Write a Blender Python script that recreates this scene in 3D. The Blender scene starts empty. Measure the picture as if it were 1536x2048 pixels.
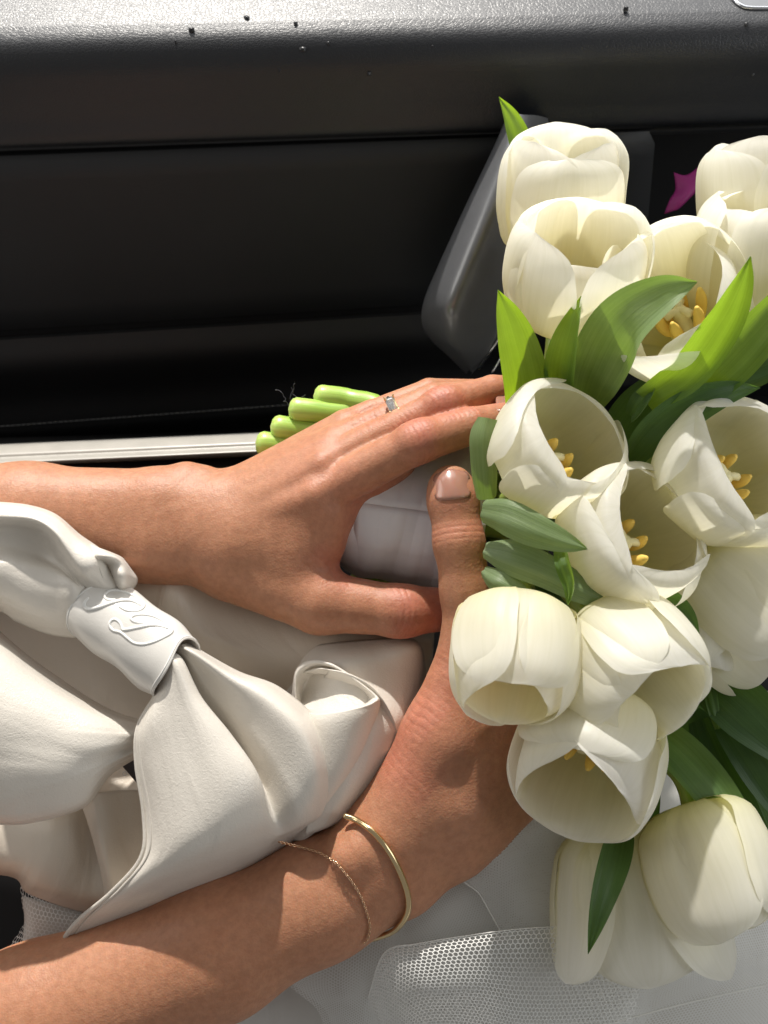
import bpy, math, random
import numpy as np
from mathutils import Vector, Matrix

# ------------------------------------------------------------------ camera, light, exposure
SC = bpy.context.scene
COL = SC.collection
DIST = 0.60            # camera to the hands, metres
K = 2048 / 0.53        # photo pixels per metre at the hands
PITCH = math.radians(45)
FOCUS = np.array([0.0, 0.0, 0.70])
AU = np.array([1.0, 0.0, 0.0])
AV = np.array([0.0, math.sin(PITCH), math.cos(PITCH)])
AW = np.array([0.0, -math.cos(PITCH), math.sin(PITCH)])

cam_d = bpy.data.cameras.new('camera')
cam = bpy.data.objects.new('camera', cam_d); COL.objects.link(cam)
cam.location = Vector(FOCUS + AW * DIST)
cam.rotation_euler = (math.pi / 2 - PITCH, 0, 0)
cam_d.sensor_fit = 'VERTICAL'; cam_d.sensor_height = 36; cam_d.sensor_width = 27
cam_d.lens = 36 * DIST / 0.53
cam_d.clip_start = 0.02; cam_d.clip_end = 50
cam_d.dof.use_dof = True; cam_d.dof.focus_distance = DIST - 0.04; cam_d.dof.aperture_fstop = 11
SC.camera = cam
SC.view_settings.view_transform = 'Standard'
SC.view_settings.look = 'None'
SC.view_settings.exposure = 0.0
SC.view_settings.gamma = 1.0
SC.cycles.max_bounces = 14; SC.cycles.diffuse_bounces = 8; SC.cycles.transmission_bounces = 8; SC.cycles.transparent_max_bounces = 24

world = bpy.data.worlds.new('World'); SC.world = world; world.use_nodes = True
bg = world.node_tree.nodes['Background']
bg.inputs[0].default_value = (1.0, 0.98, 0.95, 1); bg.inputs[1].default_value = 0.235

def sun_dir(u, v, w):
    d = AU * u + AV * v + AW * w
    return Vector(d / np.linalg.norm(d))
SUN = sun_dir(-0.14, 0.96, 0.215)
sl = bpy.data.lights.new('sun', 'SUN'); sl.energy = 5.0; sl.angle = math.radians(1.2); sl.color = (1.0, 0.95, 0.88)
so = bpy.data.objects.new('sun', sl); COL.objects.link(so)
so.rotation_euler = SUN.to_track_quat('Z', 'Y').to_euler()
so.location = (0, 1, 3)

def area_lamp(name, uvw, target, sx, sy, power, col):
    l = bpy.data.lights.new(name, 'AREA'); l.shape = 'RECTANGLE'; l.size = sx; l.size_y = sy
    l.energy = power; l.color = col
    o = bpy.data.objects.new(name, l); COL.objects.link(o)
    p = FOCUS + (AU * uvw[0] + AV * uvw[1] + AW * uvw[2])
    o.location = Vector(p)
    d = Vector(p) - Vector(FOCUS + AU * target[0] + AV * target[1] + AW * target[2])
    o.rotation_euler = d.to_track_quat('Z', 'Y').to_euler()
area_lamp('door_window_light', (-0.05, 0.74, 0.08), (0, 0.1, 0), 1.2, 0.5, 4.2, (0.95, 0.97, 1.0))
area_lamp('windscreen_light', (0.95, 0.10, 0.62), (0.14, -0.05, 0), 0.8, 0.6, 4.2, (0.95, 0.98, 1.0))
area_lamp('left_fill_light', (-1.0, 0.42, 0.45), (0.0, 0.05, -0.05), 0.7, 0.4, 2.4, (1.0, 0.97, 0.92))  # added fill from the left, for sheen on the satin and handle

# ------------------------------------------------------------------ helpers
def P(px, py, w=0.0):
    """photo pixel + height above the hand plane (cm, towards the viewer) -> world point"""
    w = w * 0.01
    s = (DIST - w) / DIST / K
    return FOCUS + AU * ((px - 768) * s) + AV * ((1024 - py) * s) + AW * w
def PA(lst):
    return np.array([P(*q[:3]) for q in lst])

def catmull(pts, n):
    pts = np.asarray(pts, float)
    m = len(pts)
    if m == 2:
        t = np.linspace(0, 1, n)[:, None]
        return pts[0] * (1 - t) + pts[1] * t
    ext = np.vstack([2 * pts[0] - pts[1], pts, 2 * pts[-1] - pts[-2]])
    t = np.linspace(0, m - 1, n); i = np.minimum(t.astype(int), m - 2); f = (t - i)[:, None]
    p0, p1, p2, p3 = ext[i], ext[i + 1], ext[i + 2], ext[i + 3]
    return 0.5 * (2 * p1 + (p2 - p0) * f + (2 * p0 - 5 * p1 + 4 * p2 - p3) * f ** 2 + (3 * p1 - p0 - 3 * p2 + p3) * f ** 3)

def bicubic(rows, n, m):
    a = np.array([catmull(PA(r), m) for r in rows])          # rows x m x 3
    return np.stack([catmull(a[:, j], n) for j in range(m)], axis=1)

def empty(name, loc, label=None, cat=None, group=None):
    o = bpy.data.objects.new(name, None); COL.objects.link(o); o.location = Vector(loc)
    o.empty_display_size = 0.01
    if label: o['label'] = label
    if cat: o['category'] = cat
    if group: o['group'] = group
    return o
def tag(o, label=None, cat=None, group=None, kind=None):
    if label: o['label'] = label
    if cat: o['category'] = cat
    if group: o['group'] = group
    if kind: o['kind'] = kind
    return o
def root_of(o):
    l = Vector((0, 0, 0))
    while o is not None:
        l += o.location; o = o.parent
    return l

def mesh_obj(name, v, f, mat, parent=None, uv=None, smooth=True):
    v = np.asarray(v, float).reshape(-1, 3)
    off = np.array(root_of(parent)) if parent else np.zeros(3)
    me = bpy.data.meshes.new(name)
    if isinstance(f, np.ndarray):
        nf, k = f.shape
        me.vertices.add(len(v)); me.vertices.foreach_set('co', (v - off).astype(np.float32).ravel())
        me.loops.add(nf * k); me.loops.foreach_set('vertex_index', f.astype(np.int32).ravel())
        me.polygons.add(nf); me.polygons.foreach_set('loop_start', np.arange(0, nf * k, k, dtype=np.int32))
        me.update(calc_edges=True); me.validate()
    else:
        me.from_pydata((v - off).tolist(), [], [list(x) for x in f])
    if smooth: me.polygons.foreach_set('use_smooth', np.ones(len(me.polygons), bool))
    if uv is not None:
        uv = np.asarray(uv, np.float32).reshape(-1, 2)
        li = np.empty(len(me.loops), np.int32); me.loops.foreach_get('vertex_index', li)
        ul = me.uv_layers.new(name='UVMap'); ul.data.foreach_set('uv', uv[li].ravel())
    me.materials.append(mat)
    o = bpy.data.objects.new(name, me); COL.objects.link(o)
    if parent: o.parent = parent
    return o

def grid_faces(n, m, closed=False):
    i = np.arange(n - 1)[:, None]; j = np.arange(m if closed else m - 1)[None, :]
    jn = (j + 1) % m
    return np.stack([i * m + j, i * m + jn, (i + 1) * m + jn, (i + 1) * m + j], -1).reshape(-1, 4)
def uvgrid(n, m, su=1, sv=1):
    a, b = np.meshgrid(np.linspace(0, su, n), np.linspace(0, sv, m), indexing='ij')
    return np.stack([b, a], -1)
def arc_uv(G):
    """uv in metres along the sheet"""
    n, m = G.shape[:2]
    du = np.linalg.norm(np.diff(G, axis=1), axis=-1); dv = np.linalg.norm(np.diff(G, axis=0), axis=-1)
    u = np.concatenate([[0], np.cumsum(du.mean(0))]); v = np.concatenate([[0], np.cumsum(dv.mean(1))])
    uu, vv = np.meshgrid(u, v)
    return np.stack([uu, vv], -1)

def sheet(name, rows, n, m, mat, parent=None, thick=0.0005, sub=0, wob=None):
    G = bicubic(rows, n, m)
    if wob is not None: G = wob(G)
    o = mesh_obj(name, G, grid_faces(n, m), mat, parent, uv=arc_uv(G))
    if thick:
        md = o.modifiers.new('thick', 'SOLIDIFY'); md.thickness = thick; md.offset = -1
    return o

def frames(pts):
    t = np.gradient(pts, axis=0); t /= np.linalg.norm(t, axis=1)[:, None]
    n = np.zeros_like(t)
    a = AW if abs(t[0] @ AW) < 0.9 else AV
    n0 = a - t[0] * (a @ t[0]); n[0] = n0 / np.linalg.norm(n0)
    for i in range(1, len(t)):
        q = n[i - 1] - t[i] * (n[i - 1] @ t[i]); n[i] = q / np.linalg.norm(q)
    return t, n, np.cross(t, n)
def tube_geo(pts, rad, seg=10, cap=True, flat=1.0):
    pts = np.asarray(pts, float); k = len(pts)
    rad = np.full(k, rad) if np.isscalar(rad) else np.asarray(rad)
    t, n, b = frames(pts)
    if cap:      # rounded ends
        fr = [0.0, 0.55, 0.85]
        r0, r1 = rad[0], rad[-1]
        head = [pts[0] - t[0] * r0 * c for c in (0.62, 0.5, 0.3)]; tail = [pts[-1] + t[-1] * r1 * c for c in (0.3, 0.5, 0.62)]
        pts = np.vstack([head, pts, tail])
        rad = np.concatenate([[r0 * 0.02, r0 * 0.6, r0 * 0.87], rad, [r1 * 0.87, r1 * 0.6, r1 * 0.02]])
        n = np.vstack([[n[0]] * 3, n, [n[-1]] * 3]); b = np.vstack([[b[0]] * 3, b, [b[-1]] * 3])
    a = np.linspace(0, 2 * math.pi, seg, endpoint=False)
    G = pts[:, None] + rad[:, None, None] * (n[:, None] * np.cos(a)[None, :, None] * flat + b[:, None] * np.sin(a)[None, :, None])
    return G.reshape(-1, 3), grid_faces(len(pts), seg, True), G
def tube(name, pts, rad, mat, parent=None, seg=10, cap=True, flat=1.0):
    v, f, G = tube_geo(pts, rad, seg, cap, flat)
    n, m = G.shape[:2]
    return mesh_obj(name, v, f, mat, parent, uv=uvgrid(n, m))
def merge(geos):
    V, F, k = [], [], 0
    for v, f in geos:
        v = np.asarray(v).reshape(-1, 3); V.append(v); F.append(np.asarray(f) + k); k += len(v)
    return np.vstack(V), np.vstack(F)
def box_geo(c, ax, ay, az):
    c, ax, ay, az = map(np.asarray, (c, ax, ay, az))
    v = [c + sx * ax + sy * ay + sz * az for sx in (-1, 1) for sy in (-1, 1) for sz in (-1, 1)]
    return np.array(v), np.array([[0, 1, 3, 2], [4, 6, 7, 5], [0, 4, 5, 1], [2, 3, 7, 6], [0, 2, 6, 4], [1, 5, 7, 3]])

# ------------------------------------------------------------------ materials
def new_mat(name):
    m = bpy.data.materials.new(name); m.use_nodes = True
    nt = m.node_tree; b = nt.nodes['Principled BSDF']
    return m, nt, b
def N(nt, t, **kw):
    n = nt.nodes.new(t)
    for k, v in kw.items():
        if k.startswith('i_'): n.inputs[k[2:]].default_value = v
        else: setattr(n, k, v)
    return n
def ramp(nt, stops, interp='LINEAR'):
    r = nt.nodes.new('ShaderNodeValToRGB'); cr = r.color_ramp; cr.interpolation = interp
    while len(cr.elements) < len(stops): cr.elements.new(0.5)
    for e, (p, c) in zip(cr.elements, stops):
        e.position = p; e.color = (*c, 1) if len(c) == 3 else c
    return r
def math_n(nt, op, a, b=None, c=None):
    n = nt.nodes.new('ShaderNodeMath'); n.operation = op
    for i, x in enumerate((a, b, c)):
        if x is None: continue
        if isinstance(x, (int, float)): n.inputs[i].default_value = x
        else: nt.links.new(x, n.inputs[i])
    return n.outputs[0]
def bump_into(nt, bsdf, hs, strength, dist, prev=None):
    bp = nt.nodes.new('ShaderNodeBump'); bp.inputs['Strength'].default_value = strength; bp.inputs['Distance'].default_value = dist
    nt.links.new(hs, bp.inputs['Height'])
    if prev is not None: nt.links.new(prev, bp.inputs['Normal'])
    if bsdf is not None: nt.links.new(bp.outputs[0], bsdf.inputs['Normal'])
    return bp.outputs[0]
def geo_pos(nt):
    return nt.nodes.new('ShaderNodeNewGeometry').outputs['Position']
def noise(nt, vec, scale, detail=3, rough=0.5, dist=0.0):
    n = nt.nodes.new('ShaderNodeTexNoise'); n.inputs['Scale'].default_value = scale
    n.inputs['Detail'].default_value = detail; n.inputs['Roughness'].default_value = rough; n.inputs['Distortion'].default_value = dist
    if vec is not None: nt.links.new(vec, n.inputs['Vector'])
    return n.outputs[0]
def voro(nt, vec, scale, feature='F1', out='Distance'):
    n = nt.nodes.new('ShaderNodeTexVoronoi'); n.feature = feature; n.inputs['Scale'].default_value = scale
    nt.links.new(vec, n.inputs['Vector'])
    return n.outputs[out]
def mixc(nt, fac, a, b, mode='MIX'):
    n = nt.nodes.new('ShaderNodeMix'); n.data_type = 'RGBA'; n.blend_type = mode
    for k, x in ((0, fac), (6, a), (7, b)):
        if isinstance(x, (int, float)): n.inputs[k].default_value = x
        elif isinstance(x, tuple): n.inputs[k].default_value = (*x, 1)
        else: nt.links.new(x, n.inputs[k])
    return n.outputs[2]

def skin_material():
    m, nt, b = new_mat('skin')
    pos = geo_pos(nt)
    n1 = noise(nt, pos, 38, 4, 0.55)
    n2 = noise(nt, pos, 260, 3, 0.6)
    base = mixc(nt, n1, (0.425, 0.198, 0.110), (0.49, 0.245, 0.142))
    at = N(nt, 'ShaderNodeAttribute', attribute_name='blush')
    red = mixc(nt, at.outputs['Fac'], base, (0.47, 0.165, 0.108))
    r2 = ramp(nt, [(0.35, (0.88, 0.84, 0.82)), (0.65, (1.04, 1.03, 1.02))]); nt.links.new(n2, r2.inputs[0])
    col = mixc(nt, 1.0, red, r2.outputs[0], 'MULTIPLY')
    nt.links.new(col, b.inputs['Base Color'])
    b.inputs['Roughness'].default_value = 0.50
    b.inputs['Specular IOR Level'].default_value = 0.42
    b.inputs['Subsurface Weight'].default_value = 0.55
    b.inputs['Subsurface Radius'].default_value = (1.0, 0.34, 0.18)
    b.inputs['Subsurface Scale'].default_value = 0.0035
    v1 = voro(nt, pos, 950); v2 = voro(nt, pos, 420)
    nn = noise(nt, pos, 1500, 2, 0.6)
    h = math_n(nt, 'ADD', math_n(nt, 'MULTIPLY', v1, 0.6), math_n(nt, 'ADD', math_n(nt, 'MULTIPLY', v2, 0.5), math_n(nt, 'MULTIPLY', nn, 0.5)))
    bump_into(nt, b, h, 0.28, 0.0006)
    return m

def nail_material():
    m, nt, b = new_mat('nail')
    b.inputs['Base Color'].default_value = (0.38, 0.19, 0.14, 1); b.inputs['Roughness'].default_value = 0.22
    b.inputs['Coat Weight'].default_value = 0.6; b.inputs['Coat Roughness'].default_value = 0.08
    b.inputs['Subsurface Weight'].default_value = 0.3; b.inputs['Subsurface Scale'].default_value = 0.002
    return m

def sheet_shader(nt, b, col, trans_col, w):
    """thin leaf or petal: front reflection plus light let through"""
    out = nt.nodes['Material Output']
    tr = nt.nodes.new('ShaderNodeBsdfTranslucent')
    mx = nt.nodes.new('ShaderNodeMixShader'); mx.inputs[0].default_value = w
    nt.links.new(b.outputs[0], mx.inputs[1]); nt.links.new(tr.outputs[0], mx.inputs[2]); nt.links.new(mx.outputs[0], out.inputs[0])
    nt.links.new(col, b.inputs['Base Color']); nt.links.new(trans_col, tr.inputs[0])
    return tr

def petal_material():
    m, nt, b = new_mat('petal')
    uv = N(nt, 'ShaderNodeUVMap').outputs[0]
    sx = nt.nodes.new('ShaderNodeSeparateXYZ'); nt.links.new(uv, sx.inputs[0])
    pos = geo_pos(nt)
    mp = N(nt, 'ShaderNodeMapping'); mp.inputs['Scale'].default_value = (30, 1.6, 1); nt.links.new(uv, mp.inputs[0])
    veins = noise(nt, mp.outputs[0], 1.0, 4, 0.6, 0.3)
    mp2 = N(nt, 'ShaderNodeMapping'); mp2.inputs['Scale'].default_value = (9, 1.1, 1); nt.links.new(uv, mp2.inputs[0])
    rib = noise(nt, mp2.outputs[0], 1.0, 2, 0.5)
    gr = ramp(nt, [(0.0, (0.66, 0.69, 0.30)), (0.10, (0.79, 0.79, 0.54)), (0.26, (0.88, 0.875, 0.78)), (0.60, (0.92, 0.915, 0.87)), (1.0, (0.93, 0.93, 0.91))])
    nt.links.new(sx.outputs[1], gr.inputs[0])
    gi = ramp(nt, [(0.0, (0.70, 0.64, 0.20)), (0.14, (0.81, 0.75, 0.44)), (0.40, (0.89, 0.855, 0.70)), (0.70, (0.92, 0.91, 0.84)), (1.0, (0.93, 0.93, 0.905))])
    nt.links.new(sx.outputs[1], gi.inputs[0])
    gside = mixc(nt, nt.nodes.new('ShaderNodeNewGeometry').outputs['Backfacing'], gr.outputs[0], gi.outputs[0])
    vr = ramp(nt, [(0.3, (0.95, 0.95, 0.925)), (0.6, (1, 1, 1))]); nt.links.new(veins, vr.inputs[0])
    col = mixc(nt, 1.0, gside, vr.outputs[0], 'MULTIPLY')
    gt = ramp(nt, [(0.0, (0.72, 0.70, 0.25)), (0.2, (0.90, 0.86, 0.58)), (0.55, (0.96, 0.93, 0.78)), (1.0, (0.97, 0.955, 0.88))])
    nt.links.new(sx.outputs[1], gt.inputs[0])
    tcol = mixc(nt, 1.0, gt.outputs[0], vr.outputs[0], 'MULTIPLY')
    sheet_shader(nt, b, col, tcol, 0.56)
    b.inputs['Roughness'].default_value = 0.42
    b.inputs['Specular IOR Level'].default_value = 0.35
    b.inputs['Sheen Weight'].default_value = 0.15
    h = math_n(nt, 'ADD', math_n(nt, 'MULTIPLY', veins, 0.22), rib)
    nb = bump_into(nt, b, h, 0.34, 0.0010)
    return m

def leaf_material(name, c1, c2, tc, w=0.4):
    m, nt, b = new_mat(name)
    uv = N(nt, 'ShaderNodeUVMap').outputs[0]
    mp = N(nt, 'ShaderNodeMapping'); mp.inputs['Scale'].default_value = (26, 0.9, 1); nt.links.new(uv, mp.inputs[0])
    veins = noise(nt, mp.outputs[0], 1.0, 4, 0.6)
    pn = noise(nt, geo_pos(nt), 45, 4, 0.6)
    f = math_n(nt, 'ADD', math_n(nt, 'MULTIPLY', veins, 0.6), math_n(nt, 'MULTIPLY', pn, 0.5))
    r = ramp(nt, [(0.36, c1), (0.72, c2)]); nt.links.new(f, r.inputs[0])
    t = ramp(nt, [(0.30, tuple(x * 0.75 for x in tc)), (0.75, tc)]); nt.links.new(f, t.inputs[0])
    sheet_shader(nt, b, r.outputs[0], t.outputs[0], w)
    b.inputs['Roughness'].default_value = 0.42
    b.inputs['Sheen Weight'].default_value = 0.25; b.inputs['Sheen Roughness'].default_value = 0.4
    bump_into(nt, b, veins, 0.35, 0.0011)
    return m

def stem_material():
    m, nt, b = new_mat('stem')
    uv = N(nt, 'ShaderNodeUVMap').outputs[0]
    sx = nt.nodes.new('ShaderNodeSeparateXYZ'); nt.links.new(uv, sx.inputs[0])
    gr = ramp(nt, [(0.0, (0.36, 0.42, 0.10)), (0.5, (0.27, 0.36, 0.085)), (0.85, (0.36, 0.55, 0.10)), (0.97, (0.52, 0.68, 0.18)), (1.0, (0.62, 0.72, 0.32))])
    nt.links.new(sx.outputs[1], gr.inputs[0])
    mp = N(nt, 'ShaderNodeMapping'); mp.inputs['Scale'].default_value = (14, 2, 1); nt.links.new(uv, mp.inputs[0])
    nz = noise(nt, mp.outputs[0], 1.5, 3)
    r2 = ramp(nt, [(0.3, (0.8, 0.86, 0.75)), (0.7, (1.1, 1.08, 1.1))]); nt.links.new(nz, r2.inputs[0])
    nt.links.new(mixc(nt, 1.0, gr.outputs[0], r2.outputs[0], 'MULTIPLY'), b.inputs['Base Color'])
    b.inputs['Roughness'].default_value = 0.36
    b.inputs['Subsurface Weight'].default_value = 0.5; b.inputs['Subsurface Radius'].default_value = (0.6, 1.0, 0.2); b.inputs['Subsurface Scale'].default_value = 0.003
    bump_into(nt, b, nz, 0.15, 0.001)
    return m

def satin_material(name, col, rough=0.36, crepe=0.35, trans=0.12):
    m, nt, b = new_mat(name)
    pos = geo_pos(nt)
    cr = noise(nt, pos, 720, 3, 0.65, 1.0)
    lo = noise(nt, pos, 22, 3, 0.5)
    cv = ramp(nt, [(0.3, tuple(x * 0.95 for x in col)), (0.7, col)]); nt.links.new(lo, cv.inputs[0])
    tcol = mixc(nt, 1.0, cv.outputs[0], (1.0, 0.90, 0.74), 'MULTIPLY')
    sheet_shader(nt, b, cv.outputs[0], tcol, trans)
    b.inputs['Roughness'].default_value = rough
    b.inputs['Specular IOR Level'].default_value = 0.62
    b.inputs['Sheen Weight'].default_value = 0.10; b.inputs['Sheen Roughness'].default_value = 0.35
    b.inputs['Anisotropic'].default_value = 0.4
    uv = N(nt, 'ShaderNodeUVMap').outputs[0]
    mp = N(nt, 'ShaderNodeMapping'); mp.inputs['Scale'].default_value = (70, 16, 1); mp.inputs['Rotation'].default_value = (0, 0, .35); nt.links.new(uv, mp.inputs[0])
    drag = noise(nt, mp.outputs[0], 1.0, 2, 0.45, 0.6)
    n0 = bump_into(nt, None, drag, 0.30, 0.0045)
    n1 = bump_into(nt, None, lo, 0.12, 0.006, n0)
    bump_into(nt, b, cr, crepe, 0.0007, n1)
    return m

def tulle_material(name, cell, line):
    m, nt, b = new_mat(name)
    uv = N(nt, 'ShaderNodeUVMap').outputs[0]
    def vm(op, a, bb=None, c=None):
        n = nt.nodes.new('ShaderNodeVectorMath'); n.operation = op
        for i, x in enumerate((a, bb, c)):
            if x is None: continue
            if isinstance(x, tuple): n.inputs[i].default_value = x
            else: nt.links.new(x, n.inputs[i])
        return n
    k = 1.0 / cell
    p = vm('MULTIPLY', uv, (k, k, 0)).outputs[0]
    hx = (0.5, 0.8660254, 1.0); nx = (-0.5, -0.8660254, -1.0)
    a = vm('WRAP', p, hx, nx).outputs[0]
    q = vm('SUBTRACT', p, (0.5, 0.8660254, 0)).outputs[0]
    c = vm('WRAP', q, hx, nx).outputs[0]
    la = vm('LENGTH', a).outputs['Value']; lc = vm('LENGTH', c).outputs['Value']
    sel = math_n(nt, 'LESS_THAN', la, lc)
    mx = nt.nodes.new('ShaderNodeMix'); mx.data_type = 'VECTOR'
    nt.links.new(sel, mx.inputs[0]); nt.links.new(c, mx.inputs[4]); nt.links.new(a, mx.inputs[5])
    ab = vm('ABSOLUTE', mx.outputs[1]).outputs[0]
    d1 = vm('DOT_PRODUCT', ab, (0.5, 0.8660254, 0)).outputs['Value']
    s = nt.nodes.new('ShaderNodeSeparateXYZ'); nt.links.new(ab, s.inputs[0])
    d = math_n(nt, 'MAXIMUM', d1, s.outputs[0])
    mask = math_n(nt, 'GREATER_THAN', d, 0.5 - line)
    out = nt.nodes['Material Output']
    tp = nt.nodes.new('ShaderNodeBsdfTransparent'); tr = nt.nodes.new('ShaderNodeBsdfTranslucent')
    b.inputs['Base Color'].default_value = (0.84, 0.84, 0.82, 1); b.inputs['Roughness'].default_value = 0.5
    tr.inputs[0].default_value = (0.8, 0.8, 0.78, 1)
    m1 = nt.nodes.new('ShaderNodeMixShader'); m1.inputs[0].default_value = 0.35
    nt.links.new(b.outputs[0], m1.inputs[1]); nt.links.new(tr.outputs[0], m1.inputs[2])
    m2 = nt.nodes.new('ShaderNodeMixShader'); nt.links.new(mask, m2.inputs[0])
    nt.links.new(tp.outputs[0], m2.inputs[1]); nt.links.new(m1.outputs[0], m2.inputs[2]); nt.links.new(m2.outputs[0], out.inputs[0])
    return m

def plain(name, col, rough=0.5, metal=0.0, spec=0.5, coat=0.0):
    m, nt, b = new_mat(name)
    nz = noise(nt, geo_pos(nt), 60, 4, 0.6)
    r = ramp(nt, [(0.3, tuple(x * 0.86 for x in col)), (0.7, col)]); nt.links.new(nz, r.inputs[0])
    nt.links.new(r.outputs[0], b.inputs['Base Color'])
    b.inputs['Roughness'].default_value = rough; b.inputs['Metallic'].default_value = metal
    b.inputs['Specular IOR Level'].default_value = spec; b.inputs['Coat Weight'].default_value = coat
    return m

def leather_material():
    m, nt, b = new_mat('leather')
    pos = geo_pos(nt)
    mp = N(nt, 'ShaderNodeMapping'); mp.inputs['Scale'].default_value = (1.0, 1.5, 1.5); nt.links.new(pos, mp.inputs[0])
    wn = N(nt, 'ShaderNodeTexNoise'); wn.inputs['Scale'].default_value = 90; nt.links.new(mp.outputs[0], wn.inputs['Vector'])
    off = nt.nodes.new('ShaderNodeVectorMath'); off.operation = 'MULTIPLY_ADD'
    nt.links.new(wn.outputs[1], off.inputs[0]); off.inputs[1].default_value = (0.006, 0.006, 0.006); nt.links.new(mp.outputs[0], off.inputs[2])
    ve = voro(nt, off.outputs[0], 440, 'DISTANCE_TO_EDGE')
    pr = ramp(nt, [(0.0, (0, 0, 0)), (0.16, (1, 1, 1))]); nt.links.new(ve, pr.inputs[0])
    lo = noise(nt, pos, 500, 3)
    h = math_n(nt, 'ADD', pr.outputs[0], math_n(nt, 'MULTIPLY', lo, 0.5))
    b.inputs['Base Color'].default_value = (0.009, 0.010, 0.0125, 1)
    b.inputs['Roughness'].default_value = 0.40; b.inputs['Specular IOR Level'].default_value = 0.62
    bump_into(nt, b, h, 0.17, 0.0005)
    return m

def grain_plastic(name, col, rough, bump=0.12):
    m, nt, b = new_mat(name)
    pos = geo_pos(nt)
    nz = noise(nt, pos, 1600, 2, 0.6)
    lo = noise(nt, pos, 14, 3)
    r = ramp(nt, [(0.3, tuple(x * 0.8 for x in col)), (0.7, col)]); nt.links.new(lo, r.inputs[0])
    nt.links.new(r.outputs[0], b.inputs['Base Color'])
    b.inputs['Roughness'].default_value = rough
    bump_into(nt, b, nz, bump, 0.0004)
    return m

M = dict(
    skin=skin_material(), nail=nail_material(), petal=petal_material(), stem=stem_material(),
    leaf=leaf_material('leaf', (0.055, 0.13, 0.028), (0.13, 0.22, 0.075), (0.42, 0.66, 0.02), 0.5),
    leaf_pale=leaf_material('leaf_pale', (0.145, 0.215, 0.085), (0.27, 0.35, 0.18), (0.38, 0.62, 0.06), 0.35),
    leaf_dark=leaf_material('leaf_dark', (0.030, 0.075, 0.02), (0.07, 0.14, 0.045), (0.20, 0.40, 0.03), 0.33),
    satin=satin_material('satin', (0.81, 0.765, 0.69), 0.27, 0.40), satin_band=satin_material('satin_band', (0.72, 0.695, 0.65), 0.22, 0.15, 0.06),
    blouse=satin_material('blouse', (0.72, 0.64, 0.54), 0.36, 0.25, 0.1),
    lining=satin_material('lining', (0.84, 0.79, 0.68), 0.4, 0.2, 0.25),
    skirt=satin_material('skirt', (0.70, 0.685, 0.65), 0.40, 0.2, 0.1),
    ribbon=satin_material('ribbon', (0.82, 0.79, 0.815), 0.32, 0.08, 0.1),
    thread=plain('thread', (0.86, 0.85, 0.81), 0.45),
    tulle=tulle_material('tulle', 0.0024, 0.10), tulle_fine=tulle_material('tulle_fine', 0.0015, 0.13),
    anther=plain('anther', (0.86, 0.60, 0.13), 0.65), filament=plain('filament', (0.80, 0.66, 0.22), 0.5), pistil=plain('pistil', (0.80, 0.73, 0.42), 0.45),
    gold=plain('gold', (0.83, 0.64, 0.36), 0.16, 1.0), rose_gold=plain('rose_gold', (0.85, 0.58, 0.38), 0.22, 1.0),
    leather=leather_material(), panel=grain_plastic('panel', (0.0115, 0.0125, 0.0145), 0.55),
    lower=grain_plastic('lower', (0.006, 0.006, 0.007), 0.55), black=grain_plastic('black', (0.004, 0.004, 0.005), 0.75),
    handle=plain('handle', (0.13, 0.133, 0.14), 0.33, 0.15, 1.0, 0.3), chrome=plain('chrome', (0.75, 0.76, 0.78), 0.15, 1.0),
    sill=plain('sill', (0.42, 0.40, 0.36), 0.35), stitch=plain('stitch', (0.13, 0.13, 0.13), 0.6),
    pink=plain('pink', (0.22, 0.004, 0.12), 0.6), spot=plain('spot', (0.012, 0.012, 0.014), 0.35),
    tag_black=plain('tag_black', (0.035, 0.027, 0.03), 0.6), tag_white=plain('tag_white', (0.7, 0.68, 0.66), 0.6),
    dark_thread=plain('dark_thread', (0.03, 0.03, 0.035), 0.4),
)
mg, ntg, bgp = new_mat('gem'); M['gem'] = mg
bgp.inputs['Transmission Weight'].default_value = 0.85; bgp.inputs['Base Color'].default_value = (0.97, 0.97, 0.97, 1); bgp.inputs['IOR'].default_value = 1.8; bgp.inputs['Roughness'].default_value = 0.02

# ------------------------------------------------------------------ the car: door, seat
def strip(name, prof, mat, parent, n=8, nx=60, x0=-400, x1=1950, bulge=None, ease=False):
    """loft a door profile given as (y at x=0, y at x=1536, w at x=0, w at x=1536)"""
    rows = []
    for q in prof:
        y0, y1, w0, w1 = q
        g = lambda x: (y0 + (y1 - y0) * x / 1536, w0 + (w1 - w0) * x / 1536)
        a, b = g(x0), g(x1)
        rows.append(np.linspace(P(x0, *a), P(x1, *b), nx))
    rows = np.array(rows)
    G = np.stack([catmull(rows[:, j], (len(prof) - 1) * n + 1) for j in range(nx)], axis=1)
    o = mesh_obj(name, G, grid_faces(*G.shape[:2]), mat, parent, uv=arc_uv(G))
    return o
door = empty('car_door', P(400, 600, -16), 'black car door panel with a leather padded ledge behind the tulips', 'car door')
strip('padded_ledge', [(-420, -420, -15, -15), (-150, -170, -9.4, -9.4), (20, -10, -5.5, -5.5), (62, 30, -4.7, -4.7), (100, 66, -4.5, -4.5), (142, 106, -4.9, -4.9), (192, 152, -5.9, -5.9),
      (240, 200, -7.0, -7.0), (290, 240, -8.0, -8.0), (302, 248, -9.0, -9.0)], M['leather'], door, n=10)
strip('groove', [(298, 244, -8.6, -8.6), (306, 250, -9.9, -9.9), (318, 262, -9.9, -9.9)], M['black'], door, n=3)
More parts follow.
